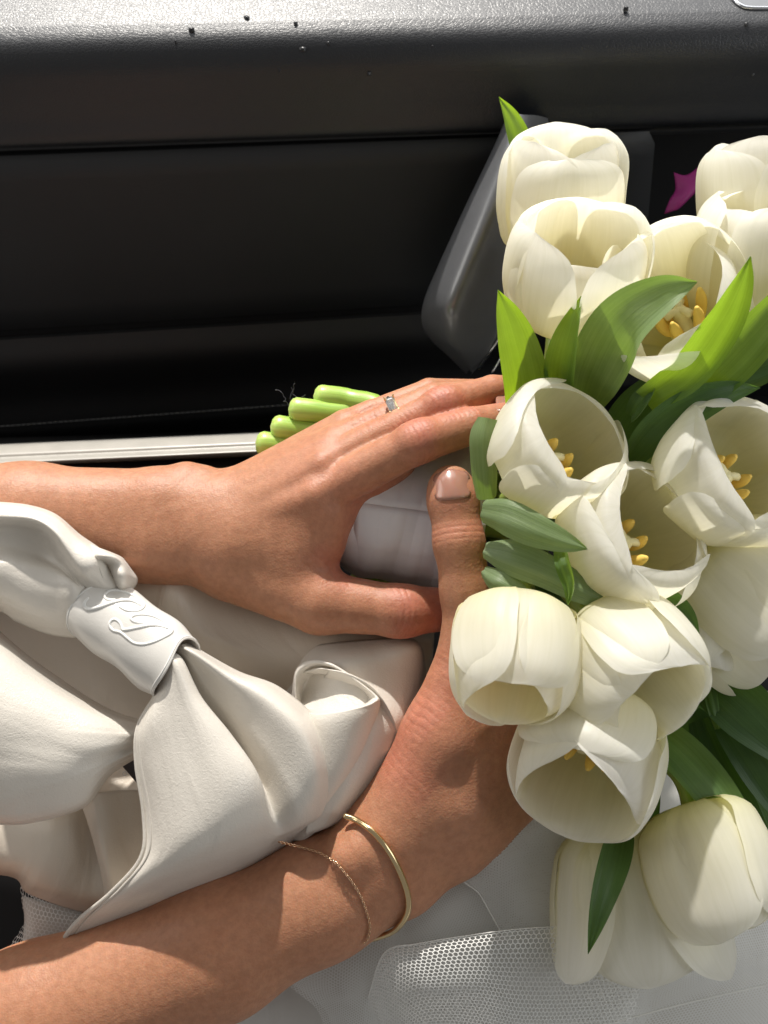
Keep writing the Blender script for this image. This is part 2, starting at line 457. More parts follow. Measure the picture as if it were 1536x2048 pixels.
# inset panel with a rounded right end
def inset_panel():
    nx, ny = 40, 14
    G = np.zeros((ny, nx, 3))
    for i in range(ny):
        f = i / (ny - 1)
        for j in range(nx):
            g = j / (nx - 1)
            xr = 1312 - 30 * f
            if f < 0.06: xr -= 14 * (1 - f / 0.06)
            x = -400 + (xr + 400) * g
            yt, yb = 312 - 42 * x / 1100, 672 - 62 * x / 1000
            y = yt + (yb - yt) * f
            edge = max(0, 1 - min(f, 1 - f) / 0.03) ** 2 + max(0, 1 - (1 - g) / 0.012) ** 2
            G[i, j] = P(x, y, -8.7 - 8.4 * f - 0.6 * min(edge, 1))
    return mesh_obj('inset_panel', G, grid_faces(ny, nx), M['panel'], door, uv=arc_uv(G))
inset_panel()
strip('lower_groove', [(662, 568, -17.2, -17.2), (674, 580, -18.0, -18.0), (686, 592, -17.6, -17.6)], M['black'], door, n=3)
strip('armrest', [(680, 586, -17.4, -17.4), (740, 640, -18.2, -18.2), (800, 690, -20.5, -20.5), (850, 735, -21.6, -21.6), (872, 755, -22.2, -22.2), (890, 772, -24, -24)], M['lower'], door, n=6)
strip('recess', [(200, 170, -11.5, -11.5), (420, 400, -19, -19), (700, 640, -26, -26), (960, 900, -30, -30)], M['black'], door, n=4, x0=1150, x1=2100)
strip('under_lip', [(885, 768, -23.5, -23.5), (900, 785, -26, -26), (906, 792, -28, -28)], M['black'], door, n=3)
tag(strip('sill_strip', [(888, 820, -9.6, -9.6), (894, 826, -8.6, -8.6), (908, 838, -7.9, -7.9), (916, 846, -7.8, -7.8), (921, 850, -7.2, -7.2), (928, 856, -7.0, -7.0), (932, 862, -7.6, -7.6), (936, 868, -9, -9)], M['sill'], None, n=5, x1=1100), 'pale satin finish sill strip set forward into the sun over the black seat edge', 'trim')  # sill strip, moved forward off the door so that the sun reaches it
# stitching along the armrest edge
for i in range(64):
    x = -20 + i * 10.6
    y0 = 853 - (853 - 738) * x / 1536
    a, b = P(x, y0, -21.45), P(x + 7.6, y0 - 0.6, -21.45)
    v, f, _ = tube_geo(np.array([a, (a + b) / 2 + AW * 0.0002, b]), 0.00045, 5)
    mesh_obj('stitch', v, f, M['stitch'], door)
# pull handle
def pull_handle():
    secs = []
    #        left edge          crown                    right edge
    L = [((1012, 238, -6.5), (1050, 232, -5.6), (1100, 240, -8.0)),
         ((985, 300, -6.6), (1030, 298, -5.2), (1090, 312, -8.2)),
         ((930, 415, -7.2), (985, 420, -5.4), (1066, 440, -8.6)),
         ((878, 530, -8.2), (935, 540, -6.0), (1036, 560, -9.6)),
         ((850, 598, -9.2), (905, 612, -6.6), (1016, 632, -10.4)),
         ((846, 640, -10.4), (900, 650, -7.6), (1000, 670, -11.0)),
         ((864, 672, -11.6), (905, 690, -9.4), (978, 706, -11.8)),
         ((900, 706, -12.6), (925, 716, -11.4), (956, 732, -12.8)),
         ((936, 742, -13.6), (940, 744, -13.4), (944, 746, -13.6))]
    for l, c, r in L:
        l, c, r = P(*l), P(*c), P(*r)
        back = -AW * 0.016
        ring = catmull(np.array([l + back, l, l * 0.6 + c * 0.4 + AW * 0.006, c + AW * 0.002, c * 0.55 + r * 0.45 + AW * 0.004, r, r + back]), 26)
        secs.append(ring)
    secs = np.array(secs)
    G = np.stack([catmull(secs[:, j], 50) for j in range(secs.shape[1])], axis=1)
    h = mesh_obj('pull_handle', G, grid_faces(*G.shape[:2]), M['handle'], door)
    edge = catmull(PA([(1078, 452, -8.2), (1048, 566, -9.2), (1022, 640, -10.2), (990, 690, -11.2), (958, 736, -12.6)]), 24)
    tube('trim', edge, 0.0011, M['chrome'], h, 8)
    edge = catmull(PA([(1062, 580, -11), (1040, 640, -12), (1010, 700, -12.8), (985, 745, -13.4)]), 20)
    tube('trim', edge, 0.0009, M['chrome'], h, 8)
pull_handle()
# window switch plate at the ledge's far corner
def switch_plate():
    pts = [(1462, -10), (1466, 4), (1478, 16), (1498, 22), (1560, 22), (1640, 20), (1640, -60), (1462, -60)]
    top = PA([(x, y, -5.05 - (22 - y) * 0.020) for x, y in pts])
    c = top.mean(0)
    nrm = np.cross(top[3] - top[0], top[-1] - top[0]); nrm /= np.linalg.norm(nrm)
    if nrm @ AW < 0: nrm = -nrm
    n = len(pts)
    v = np.vstack([top + nrm * 0.002, top - nrm * 0.004, [c + nrm * 0.002]])
    f = [[i, (i + 1) % n, n + (i + 1) % n, n + i] for i in range(n)] + [[2 * n, (i + 1) % n, i] for i in range(n)]
    o = mesh_obj('switch_plate', v, f, M['handle'], door, smooth=False)
    bz = tube('bezel', catmull(top[:6] + nrm * 0.002, 30), 0.0012, M['chrome'], o, 8)
switch_plate()
# water spots on the ledge
rng = random.Random(4)
ledge = bpy.data.objects['padded_ledge']
LV = np.empty(len(ledge.data.vertices) * 3, np.float32); ledge.data.vertices.foreach_get('co', LV)
LV = LV.reshape(-1, 3) + np.array(root_of(ledge.parent))
def ledge_at(px, py):
    d = P(px, py, 0) - np.array(cam.location); d /= np.linalg.norm(d)
    q = LV - np.array(cam.location); t = q @ d
    k = np.linalg.norm(q - t[:, None] * d, axis=1)
    i = np.argsort(k)[:4]
    return np.array(cam.location) + d * (t[i].mean()), d
for (x, y, r) in [(384, 60, 1.1), (494, 37, 1.0), (591, 48, .7), (606, 99, 1.4), (657, 88, .6), (738, 148, .8), (1252, 18, .9), (1492, 50, .8), (352, 85, .4), (1505, 150, .6), (865, 95, .35), (560, 142, .4)]:
    c, d = ledge_at(x, y)
    a = np.linspace(0, 2 * math.pi, 12, endpoint=False)
    nrm = AW * 0.75 + AV * 0.65; nrm /= np.linalg.norm(nrm)
    e1 = AU; e2 = np.cross(nrm, e1)
    rr = np.array([1 + rng.uniform(-.25, .25) for _ in a])
    ringp = c + nrm * 0.0012 + (np.cos(a) * rr * r * 1.25)[:, None] * e1 * 0.0012 + (np.sin(a) * rr * r)[:, None] * e2 * 0.0012
    v = np.vstack([ringp, ringp - nrm * 0.002, [c + nrm * 0.0015]])
    f = [[24, i, (i + 1) % 12] for i in range(12)] + [[i, 12 + i, 12 + (i + 1) % 12, (i + 1) % 12] for i in range(12)]
    mesh_obj('water_spot', v, f, M['spot'], door)
# pink thing down in the recess
def pink_item():
    rows = [[(1348, 345, -8.2), (1372, 352, -8.0), (1396, 336, -8.2)], [(1352, 380, -8.2), (1380, 370, -7.8), (1404, 352, -8.0)],
            [(1340, 402, -8.0), (1368, 398, -7.6), (1398, 372, -8.0)], [(1330, 428, -8.2), (1350, 420, -7.8), (1370, 402, -8.1)]]
    o = sheet('pink_cloth', rows, 14, 12, M['pink'], None, 0.001)
    tag(o, 'small crumpled magenta cloth scrap stuck in the dark door recess', 'cloth')
pink_item()
# seat cushion below everything
def seat():
    rows = []
    for y, w in ((640, -34), (860, -26), (905, -14), (936, -8.6), (1000, -8.0), (1100, -8.4), (1500, -9.5), (2000, -9.0), (2500, -8)):
        rows.append([(x, y, w) for x in (-600, 0, 500, 1000, 1536, 2100)])
    o = sheet('seat', rows, 30, 30, M['black'], None, 0.004)
    tag(o, kind='structure')
seat()

# ------------------------------------------------------------------ arms: one blended distance field each
VOX = 0.0011
class Field:
    def __init__(self, lo, hi):
        self.lo = np.asarray(lo) - 0.004
        self.n = np.ceil((np.asarray(hi) + 0.004 - self.lo) / VOX).astype(int) + 1
        self.d = np.full(self.n, 0.03, np.float32)
    def box(self, a, b, pad):
        lo = np.minimum(a, b) - pad; hi = np.maximum(a, b) + pad
        i0 = np.clip(((lo - self.lo) / VOX).astype(int), 0, self.n); i1 = np.clip(((hi - self.lo) / VOX).astype(int) + 2, 0, self.n)
        return i0, i1
    def cone(self, a, b, ra, rb, k=0.006, flat=1.0, axis=None, cut=False):
        pad = max(ra, rb) + k + 0.004
        i0, i1 = self.box(a, b, pad)
        if np.any(i1 <= i0): return
        g = [self.lo[c] + VOX * np.arange(i0[c], i1[c]) for c in range(3)]
        X = g[0][:, None, None] - a[0]; Y = g[1][None, :, None] - a[1]; Z = g[2][None, None, :] - a[2]
        ba = b - a
        L2 = ba @ ba + 1e-12
        t = np.clip((X * ba[0] + Y * ba[1] + Z * ba[2]) / L2, 0, 1)
        dx, dy, dz = X - t * ba[0], Y - t * ba[1], Z - t * ba[2]
        q = dx * dx + dy * dy + dz * dz
        if flat != 1.0:
            s = dx * axis[0] + dy * axis[1] + dz * axis[2]
            q = q + s * s * (1 / flat ** 2 - 1)
        d = (np.sqrt(q) - (ra + (rb - ra) * t)).astype(np.float32)
        if flat < 1: d *= (flat * 0.5 + 0.5)
        sl = tuple(slice(i0[c], i1[c]) for c in range(3))
        o = self.d[sl]
        if cut:
            d = -d
            h = np.maximum(k - np.abs(o - d), 0) / k
            self.d[sl] = np.maximum(o, d) + h * h * k * 0.25
        else:
            h = np.maximum(k - np.abs(o - d), 0) / k
            self.d[sl] = np.minimum(o, d) - h * h * k * 0.25
    def mesh(self):
        D = self.d; s = D < 0
        nx, ny, nz = D.shape
        c = np.zeros((nx - 1, ny - 1, nz - 1), np.int8)
        for a in (0, 1):
            for b in (0, 1):
                for e in (0, 1): c += s[a:nx - 1 + a, b:ny - 1 + b, e:nz - 1 + e]
        act = (c > 0) & (c < 8)
        idx = np.full(act.shape, -1, np.int64); I = np.argwhere(act); idx[act] = np.arange(len(I))
        acc = np.zeros((len(I), 3)); cnt = np.zeros(len(I))
        corners = [(a, b, e) for a in (0, 1) for b in (0, 1) for e in (0, 1)]
        val = {q: D[I[:, 0] + q[0], I[:, 1] + q[1], I[:, 2] + q[2]].astype(float) for q in corners}
        for q in corners:
            for ax in range(3):
                if q[ax]: continue
                r = list(q); r[ax] = 1; r = tuple(r)
                va, vb = val[q], val[r]; m = (va < 0) != (vb < 0)
                t = np.where(m, va / np.where(m, va - vb, 1), 0)
                p = np.tile(np.array(q, float), (len(I), 1)); p[:, ax] = t
                acc[m] += p[m]; cnt[m] += 1
        V = self.lo + VOX * (I + acc / cnt[:, None])
        F = []
        for ax in range(3):
            u, v = [(1, 2), (2, 0), (0, 1)][ax]
            sh = [slice(1, -1)] * 3; sh[ax] = slice(0, -1)
            sh2 = list(sh); sh2[ax] = slice(1, None)
            E = np.argwhere(s[tuple(sh)] != s[tuple(sh2)])
            off = np.ones(3, int); off[ax] = 0; E = E + off
            ins = s[E[:, 0], E[:, 1], E[:, 2]]
            du = np.zeros(3, int); dv = np.zeros(3, int); du[u] = 1; dv[v] = 1
            g = lambda Q: idx[Q[:, 0], Q[:, 1], Q[:, 2]]
            q4 = np.stack([g(E - du - dv), g(E - dv), g(E), g(E - du)], 1)
            q4[~ins] = q4[~ins][:, ::-1]
            F.append(q4)
        F = np.vstack(F); F = F[(F >= 0).all(1)]
        return V, F

def smooth_mesh(V, F, it=6):
    n = len(V)
    e = np.vstack([F[:, [0, 1]], F[:, [1, 2]], F[:, [2, 3]], F[:, [3, 0]]])
    for k in range(it):
        lam = 0.5 if k % 2 == 0 else -0.48
        s = np.zeros_like(V); c = np.zeros(n)
        for ax in range(3):
            s[:, ax] = np.bincount(e[:, 0], V[e[:, 1], ax], n) + np.bincount(e[:, 1], V[e[:, 0], ax], n)
        c = np.bincount(e[:, 0], minlength=n) + np.bincount(e[:, 1], minlength=n)
        V = V + lam * (s / c[:, None] - V)
    return V
def subdivide(V, F):
    n = len(V)
    e = np.sort(np.vstack([F[:, [0, 1]], F[:, [1, 2]], F[:, [2, 3]], F[:, [3, 0]]]), 1)
    key = e[:, 0].astype(np.int64) * n + e[:, 1]
    uk, inv = np.unique(key, return_inverse=True)
    mid = (V[uk // n] + V[uk % n]) / 2
    ctr = V[F].mean(1)
    nf = len(F); em = inv.reshape(4, nf).T + n; cm = np.arange(nf) + n + len(uk)
    Q = np.vstack([np.stack([F[:, i], em[:, i], cm, em[:, (i - 1) % 4]], 1) for i in range(4)])
    return np.vstack([V, mid, ctr]), Q
def vnormals(V, F):
    fn = np.cross(V[F[:, 2]] - V[F[:, 0]], V[F[:, 3]] - V[F[:, 1]])
    n = np.zeros_like(V)
    for i in range(4):
        for ax in range(3): n[:, ax] += np.bincount(F[:, i], fn[:, ax], len(V))
    return n / (np.linalg.norm(n, axis=1)[:, None] + 1e-12)

def hashnoise(x, seed):
    """smooth 1-D value noise"""
    i = np.floor(x).astype(int); f = x - i; f = f * f * (3 - 2 * f)
    r = np.random.RandomState(seed).rand(512)
    return r[i % 512] * (1 - f) + r[(i + 1) % 512] * f

def build_arm(name, prims, creases, blush, parent, label):
    """prims: (a, b, ra, rb, k, flat, axis) with a, b = (px, py, w); radii in cm"""
    pts = np.array([P(*q) for pr in prims for q in (pr[0], pr[1])])
    rm = max(max(pr[2], pr[3]) for pr in prims) * 0.01
    fld = Field(pts.min(0) - rm, pts.max(0) + rm)
    for pr in prims:
        a, b, ra, rb = pr[:4]
        k = pr[4] if len(pr) > 4 else 0.7
        flat = pr[5] if len(pr) > 5 else 1.0
        cut = pr[6] if len(pr) > 6 else False
        fld.cone(P(*a), P(*b), ra * .01, rb * .01, k * .01, flat, AW, cut)
    V, F = fld.mesh()
    V = smooth_mesh(V, F, 8)
    V, F = subdivide(V, F); V = smooth_mesh(V, F, 4)
    nrm = vnormals(V, F)
    disp = np.zeros(len(V)); bl = np.zeros(len(V))
    for i, c in enumerate(creases):
        # c: centre (px,py,w), direction (px,py,w) point along the finger, half extent along (cm), wavelength (cm), depth (cm), lateral radius
        a, b = P(*c[0]), P(*c[1]); d = b - a; d /= np.linalg.norm(d)
        q = V - a; s = q @ d * 100; lat = np.linalg.norm(q - np.outer(q @ d, d), axis=1) * 100
        side = np.cross(d, AW); side /= np.linalg.norm(side); l = q @ side * 100
        ext, wl, dep, lr = c[2:6]
        win = np.exp(-(s / ext) ** 2 * 1.2) * np.exp(-np.maximum(lat - lr, 0) ** 2 / 0.1) * np.clip((nrm @ AW + 0.3) * 1.6, 0, 1)
        bend = c[6] if len(c) > 6 else 0.25
        ph = s / wl + 0.55 * hashnoise(l * 1.6 + 40 + i * 7, 3 + i) + bend * l * l * (1 if len(c) <= 7 else c[7])
        wv = np.abs(np.sin(ph * math.pi)) ** 0.55 - 0.8
        wv *= 0.45 + 0.75 * hashnoise(np.floor(ph) * 3.7 + l * 2.2 + 90, 11 + i)
        disp += win * wv * dep * 0.01
        bl += win * 0.35
    for c, r, s in blush:
        q = np.linalg.norm(V - P(*c), axis=1) * 100
        bl += s * np.exp(-(q / r) ** 2)
    V = V + nrm * disp[:, None]
    o = mesh_obj(name, V, F, M['skin'], parent)
    at = o.data.attributes.new('blush', 'FLOAT', 'POINT'); at.data.foreach_set('value', np.clip(bl, 0, 1).astype(np.float32))
    o['label'] = label
    return o

person = empty('person', P(300, 1500, -4), 'person in a white satin top whose two bare arms clasp the tulip bouquet', 'person')

LEFT = [
    # forearm and wrist
    ((-260, 1035, -.4), (60, 1030, -.2), 2.9, 2.6, 1.0), ((-260, 1105, -.4), (60, 1090, -.2), 2.9, 2.5, 1.0),
    ((60, 1030, -.2), (330, 1018, .1), 2.55, 2.05, 1.0), ((60, 1090, -.2), (330, 1082, .3), 2.5, 2.0, 1.0),
    ((330, 1018, .1), (440, 1012, .3), 2.0, 1.85, .9), ((330, 1082, .3), (450, 1100, .6), 2.05, 2.0, .9),
    ((376, 962, .3), (402, 966, .3), .98, .92, .55),
    ((430, 1050, .6), (520, 1060, .6), 2.1, 1.9, .9),
    # metacarpals
    ((440, 1078, .9), (640, 990, 2.6), 1.8, 1.20, .7), ((440, 1046, .7), (652, 930, 2.2), 1.75, 1.10, .6),
    ((445, 1022, .4), (672, 886, 1.4), 1.62, .96, .55), ((450, 1006, .1), (690, 852, .3), 1.42, .84, .5),
    ((520, 1066, .2), (650, 975, .9), 1.9, 1.7, .8),
    # thumb
    ((470, 1125, .7), (640, 1203, 1.9), 2.05, 1.62, .9), ((640, 1203, 1.9), (800, 1222, 2.3), 1.55, 1.24, .5), ((800, 1222, 2.3), (935, 1217, 1.4), 1.27, 1.0, .4),
    ((790, 1222, 2.45), (815, 1222, 2.45), 1.2, 1.2, .4),
    # web
    ((575, 1082, 1.45), (645, 1030, 2.25), 1.75, 1.45, .9), ((600, 1135, 1.5), (636, 1085, 1.9), 1.55, 1.35, .9), ((490, 1085, 1.25), (580, 1095, 1.5), 1.9, 1.75, .9), ((690, 1000, 1.4), (800, 925, 2.2), 1.15, .8, .9),
    # index
    ((640, 990, 2.6), (836, 884, 3.9), 1.12, 1.0, .25), ((836, 884, 3.9), (942, 852, 3.0), 1.05, .93, .15), ((942, 852, 3.0), (1030, 830, 1.8), .93, .72, .15),
    ((826, 888, 3.96), (848, 879, 3.92), 1.07, 1.07, .2),
    # middle
    ((652, 930, 2.2), (885, 812, 2.3), .98, .90, .2), ((885, 812, 2.3), (985, 782, 1.0), .93, .80, .12), ((985, 782, 1.0), (1065, 776, -.5), .82, .65, .12),
    ((876, 814, 2.36), (896, 807, 2.28), .96, .96, .2),
    # ring finger
    ((672, 886, 1.4), (868, 798, 1.0), .88, .80, .16), ((868, 798, 1.0), (985, 786, -.8), .82, .68, .12),
    # little finger
    ((690, 852, .3), (858, 784, -.5), .82, .70, .14), ((858, 784, -.5), (965, 780, -2.0), .72, .58, .12),
    # webs between the knuckles
    ((690, 940, 1.7), (720, 905, 1.7), .75, .45, .5), ((700, 890, 1.1), (735, 855, 1.0), .65, .4, .45), ((705, 850, .3), (740, 820, .2), .55, .35, .4),
    # faint veins
    ((300, 1035, 2.12), (400, 1012, 2.08), .13, .12, .35), ((400, 1012, 2.08), (520, 1022, 2.55), .12, .13, .35), ((520, 1022, 2.55), (590, 968, 2.95), .12, .10, .35), ((470, 1090, 2.95), (580, 1060, 3.1), .11, .11, .35),
    # tendons and knuckle heads
    ((500, 1035, 2.22), (628, 990, 3.50), .30, .42, .6), ((490, 1010, 2.08), (640, 933, 3.05), .28, .42, .6), ((490, 985, 1.68), (658, 892, 2.18), .26, .36, .6),
    ((632, 984, 3.22), (648, 976, 3.3), .52, .48, .55), ((648, 928, 2.85), (663, 920, 2.8), .44, .40, .5), ((670, 886, 1.95), (683, 878, 1.9), .40, .38, .45), ((686, 846, .8), (700, 840, .8), .38, .36, .45),
]
L_CREASE = [((838, 864, 4.5), (940, 832, 3.6), .75, .27, .036, 1.6), ((888, 795, 3.2), (985, 770, 1.8), .7, .26, .032, 1.3), ((806, 1222, 3.4), (935, 1217, 2.4), .7, .30, .030, 1.8),
            ((660, 1130, 2.6), (720, 1060, 2.2), .7, .32, .03, 1.1), ((740, 828, 2.0), (800, 806, 2.0), .8, .3, .018, 1.0), ((950, 830, 3.4), (1030, 812, 2), .4, .22, .02, 1.2)]
L_BLUSH = [((838, 865, 4.4), 1.5, .5), ((888, 795, 3.2), 1.4, .5), ((690, 1130, 1.5), 2.0, .7), ((870, 1225, 2.5), 2.2, .9), ((770, 1010, 2), 1.8, .5), ((1000, 800, 2), 1.6, .5), ((640, 950, 3), 2.5, .2), ((700, 990, 2), 2, .3)]
left_arm = build_arm('left_arm', LEFT, L_CREASE, L_BLUSH, person, 'bare forearm and hand wearing a diamond ring over the flower stems')

RIGHT = [
    ((-420, 2230, 1.6), (80, 2050, 1.9), 4.3, 3.9, 1.0, .92), ((80, 2050, 1.9), (430, 1902, 2.2), 3.9, 3.35, 1.0, .88), ((430, 1902, 2.2), (640, 1800, 2.4), 3.3, 2.85, 1.0, .82),
    ((640, 1800, 2.4), (770, 1728, 2.5), 2.85, 2.75, 1.0, .78),
    # palm block
    ((770, 1700, 2.5), (900, 1590, 2.6), 2.6, 2.3, 1.0, .85), ((800, 1740, 2.0), (940, 1640, 1.8), 2.1, 1.9, 1.0, .85),
    ((880, 1610, 2.4), (1060, 1440, 2.2), 2.2, 1.35, .9), ((900, 1640, 2.0), (1085, 1490, 1.7), 2.0, 1.3, .9), ((910, 1680, 1.6), (1080, 1555, .8), 1.85, 1.3, .9),
    # thumb
    ((800, 1640, 2.9), (890, 1470, 3.4), 2.2, 1.95, 1.0), ((890, 1470, 3.2), (946, 1290, 3.5), 2.0, 1.50, .9),
    ((946, 1290, 3.5), (932, 1180, 3.8), 1.48, 1.2, .6), ((932, 1180, 3.8), (918, 1085, 4.1), 1.2, 1.2, .5), ((918, 1085, 4.1), (906, 1000, 3.95), 1.2, 1.20, .4, .85), ((906, 1000, 3.95), (902, 976, 3.8), 1.20, 1.12, .4, .82),
    ((912, 1600, 3.2), (1000, 1440, 3.0), 1.7, 1.4, .9),
    # wrist bone
    ((700, 1715, 4.1), (715, 1705, 4.1), .85, .8, 1.0),
    # fingers folded under the flowers
    ((1060, 1440, 2.2), (1180, 1330, -1.0), 1.1, .95, .5), ((1180, 1330, -1.0), (1190, 1250, -4.5), .95, .85, .4), ((1190, 1250, -4.5), (1110, 1200, -6.0), .85, .7, .4),
    ((1085, 1490, 1.7), (1215, 1380, -1.4), 1.1, .95, .5), ((1215, 1380, -1.4), (1225, 1300, -5), .95, .85, .4), ((1225, 1300, -5), (1140, 1250, -6.6), .85, .7, .4),
    ((1085, 1530, 1.2), (1220, 1430, -1.8), 1.05, .9, .5), ((1220, 1430, -1.8), (1230, 1350, -5.4), .9, .8, .4), ((1230, 1350, -5.4), (1150, 1300, -7), .8, .65, .4),
    ((1080, 1560, .8), (1195, 1485, -1.8), .95, .8, .5), ((1195, 1485, -1.8), (1205, 1410, -5), .8, .7, .4), ((1205, 1410, -5), (1140, 1370, -6.5), .7, .55, .4),
]
R_CREASE = [((914, 1062, 5.2), (906, 1000, 5.1), .55, .30, .028, 1.5), ((852, 1425, 4.2), (892, 1310, 4.8), 1.5, .40, .030, 1.0, .35), ((890, 1330, 5.2), (930, 1200, 5.6), 1.2, .34, .016, 1.2, .3), ((800, 1540, 4.8), (880, 1440, 5), 1.4, .42, .014, 1.6)]
R_BLUSH = [((905, 985, 5), 1.2, .4), ((870, 1420, 4.5), 2.0, .3), ((800, 1500, 3), 2.2, .5)]
right_arm = build_arm('right_arm', RIGHT, R_CREASE, R_BLUSH, person, 'bare forearm wearing a gold bangle, its thumb pressed along the ribbon')
def skin_height(arm, px, py, rad):
    me = arm.data
    if not hasattr(skin_height, 'c'): skin_height.c = {}
    if arm.name not in skin_height.c:
        a = np.empty(len(me.vertices) * 3, np.float32); me.vertices.foreach_get('co', a)
        q = a.reshape(-1, 3) + np.array(root_of(arm)) - FOCUS
        w = q @ AW; k = DIST / (DIST - w) * K
        skin_height.c[arm.name] = (768 + (q @ AU) * k, 1024 - (q @ AV) * k, w * 100)
    X, Y, Wd = skin_height.c[arm.name]
    m = (np.abs(X - px) < rad) & (np.abs(Y - py) < rad)
    if not m.any(): return None
    h = Wd[m]; h = h[h > h.max() - .5]
    return h.mean()
def nail_on(arm, base, tip, half, rise=.05):
    """nail plate laid on the fingertip's own surface, its sides sunk into the skin"""
    n, m = 19, 15
    bx, by = base; tx, ty = tip; dx, dy = tx - bx, ty - by; Ln = math.hypot(dx, dy); sx, sy = -dy / Ln, dx / Ln
    H = np.zeros((n, m)); XY = np.zeros((n, m, 2))
    for i in range(n):
        t = i / (n - 1)
        wd = half * (math.sqrt(1 - (1 - t / .22) ** 2) * .30 + .70 if t < .22 else 1) * (1 if t < .70 else math.sqrt(max(.02, 1 - ((t - .70) / .31) ** 2)))
        for j in range(m):
            u = j / (m - 1) * 2 - 1
            XY[i, j] = (bx + dx * t + sx * u * wd, by + dy * t + sy * u * wd)
            h = skin_height(arm, XY[i, j, 0], XY[i, j, 1], 4.0)
            H[i, j] = np.nan if h is None else h
    for i in range(n):
        r = H[i]; ok = ~np.isnan(r)
        if ok.sum() > 2:
            c = np.polyfit(np.arange(m)[ok], r[ok], 2); H[i] = np.polyval(c, np.arange(m))
        else: H[i] = 2 * H[i - 1] - H[i - 2]
    for j in range(m):
        c = np.polyfit(np.arange(n), H[:, j], 2); H[:, j] = np.polyval(c, np.arange(n))
    G = np.zeros((n, m, 3))
    for i in range(n):
        t = i / (n - 1)
        for j in range(m):
            u = j / (m - 1) * 2 - 1
            e = rise * (1 - .75 * u ** 4) - (.05 * max(0, 1 - t / .10)) - .02 * u ** 8
            G[i, j] = P(*XY[i, j], H[i, j] + e)
    o = mesh_obj('fingernail', G, grid_faces(n, m), M['nail'], arm)
    md = o.modifiers.new('thick', 'SOLIDIFY'); md.thickness = 0.0006; md.offset = -1
nail_on(right_arm, (907, 1000), (901, 938), 37, .085)
nail_on(left_arm, (992, 806), (1030, 800), 17, .04)

# ------------------------------------------------------------------ ribbon handle of the bouquet
def ribbon_wrap():
    root = empty('ribbon_wrap', P(830, 1030, -.6), 'white satin ribbon wound tightly round the tulip stems between the hands', 'ribbon')
    ax0, ax1 = P(672, 1000, -1.5), P(985, 1040, -1.4)
    d = ax1 - ax0; Ln = np.linalg.norm(d); d /= Ln
    n1 = AW - d * (AW @ d); n1 /= np.linalg.norm(n1); n2 = np.cross(d, n1)
    turns = 9
    for k in range(turns):
        n, m = 7, 72
        G = np.zeros((n, m, 3))
        s0 = k / turns * 0.86; s1 = s0 + 0.20
        for i in range(n):
            f = i / (n - 1)
            for j in range(m):
                a = 2 * math.pi * j / (m - 1)
                s = s0 + (s1 - s0) * f + 0.055 * math.sin(a + k * 0.55) + 0.012 * math.sin(2 * a + k)
                r = 0.0405 - 0.003 * math.sin(math.pi * min(max(s, 0), 1)) - 0.010 * max(0, 0.28 - s) ** 2 / 0.078 + 0.0011 * k / turns + 0.0009 * math.sin(math.pi * f) + 0.0005 * math.sin(3 * a + 5 * f + k * 2) + 0.00025 * k
                r *= 1 + 0.03 * math.sin(2 * a + 0.6)
                G[i, j] = ax0 + d * (Ln * s) + (n1 * math.cos(a) + n2 * math.sin(a)) * r
        mesh_obj('ribbon_turn', G, grid_faces(n, m), M['ribbon'], root, uv=arc_uv(G)).modifiers.new('thick', 'SOLIDIFY').thickness = 0.0004
    return root
ribbon_wrap()

# ------------------------------------------------------------------ tulips
def interp(x, xs, ys):
    # smooth interpolation
    return np.interp(x, xs, ys)
def smooth_curve(xs, ys, t):
    xs, ys = np.array(xs), np.array(ys)
    m = np.gradient(ys, xs)
    i = np.clip(np.searchsorted(xs, t, side='right') - 1, 0, len(xs) - 2)
    h = xs[i + 1] - xs[i]; f = (t - xs[i]) / h
    return (2 * f**3 - 3 * f**2 + 1) * ys[i] + (f**3 - 2 * f**2 + f) * h * m[i] + (-2 * f**3 + 3 * f**2) * ys[i + 1] + (f**3 - f**2) * h * m[i + 1]

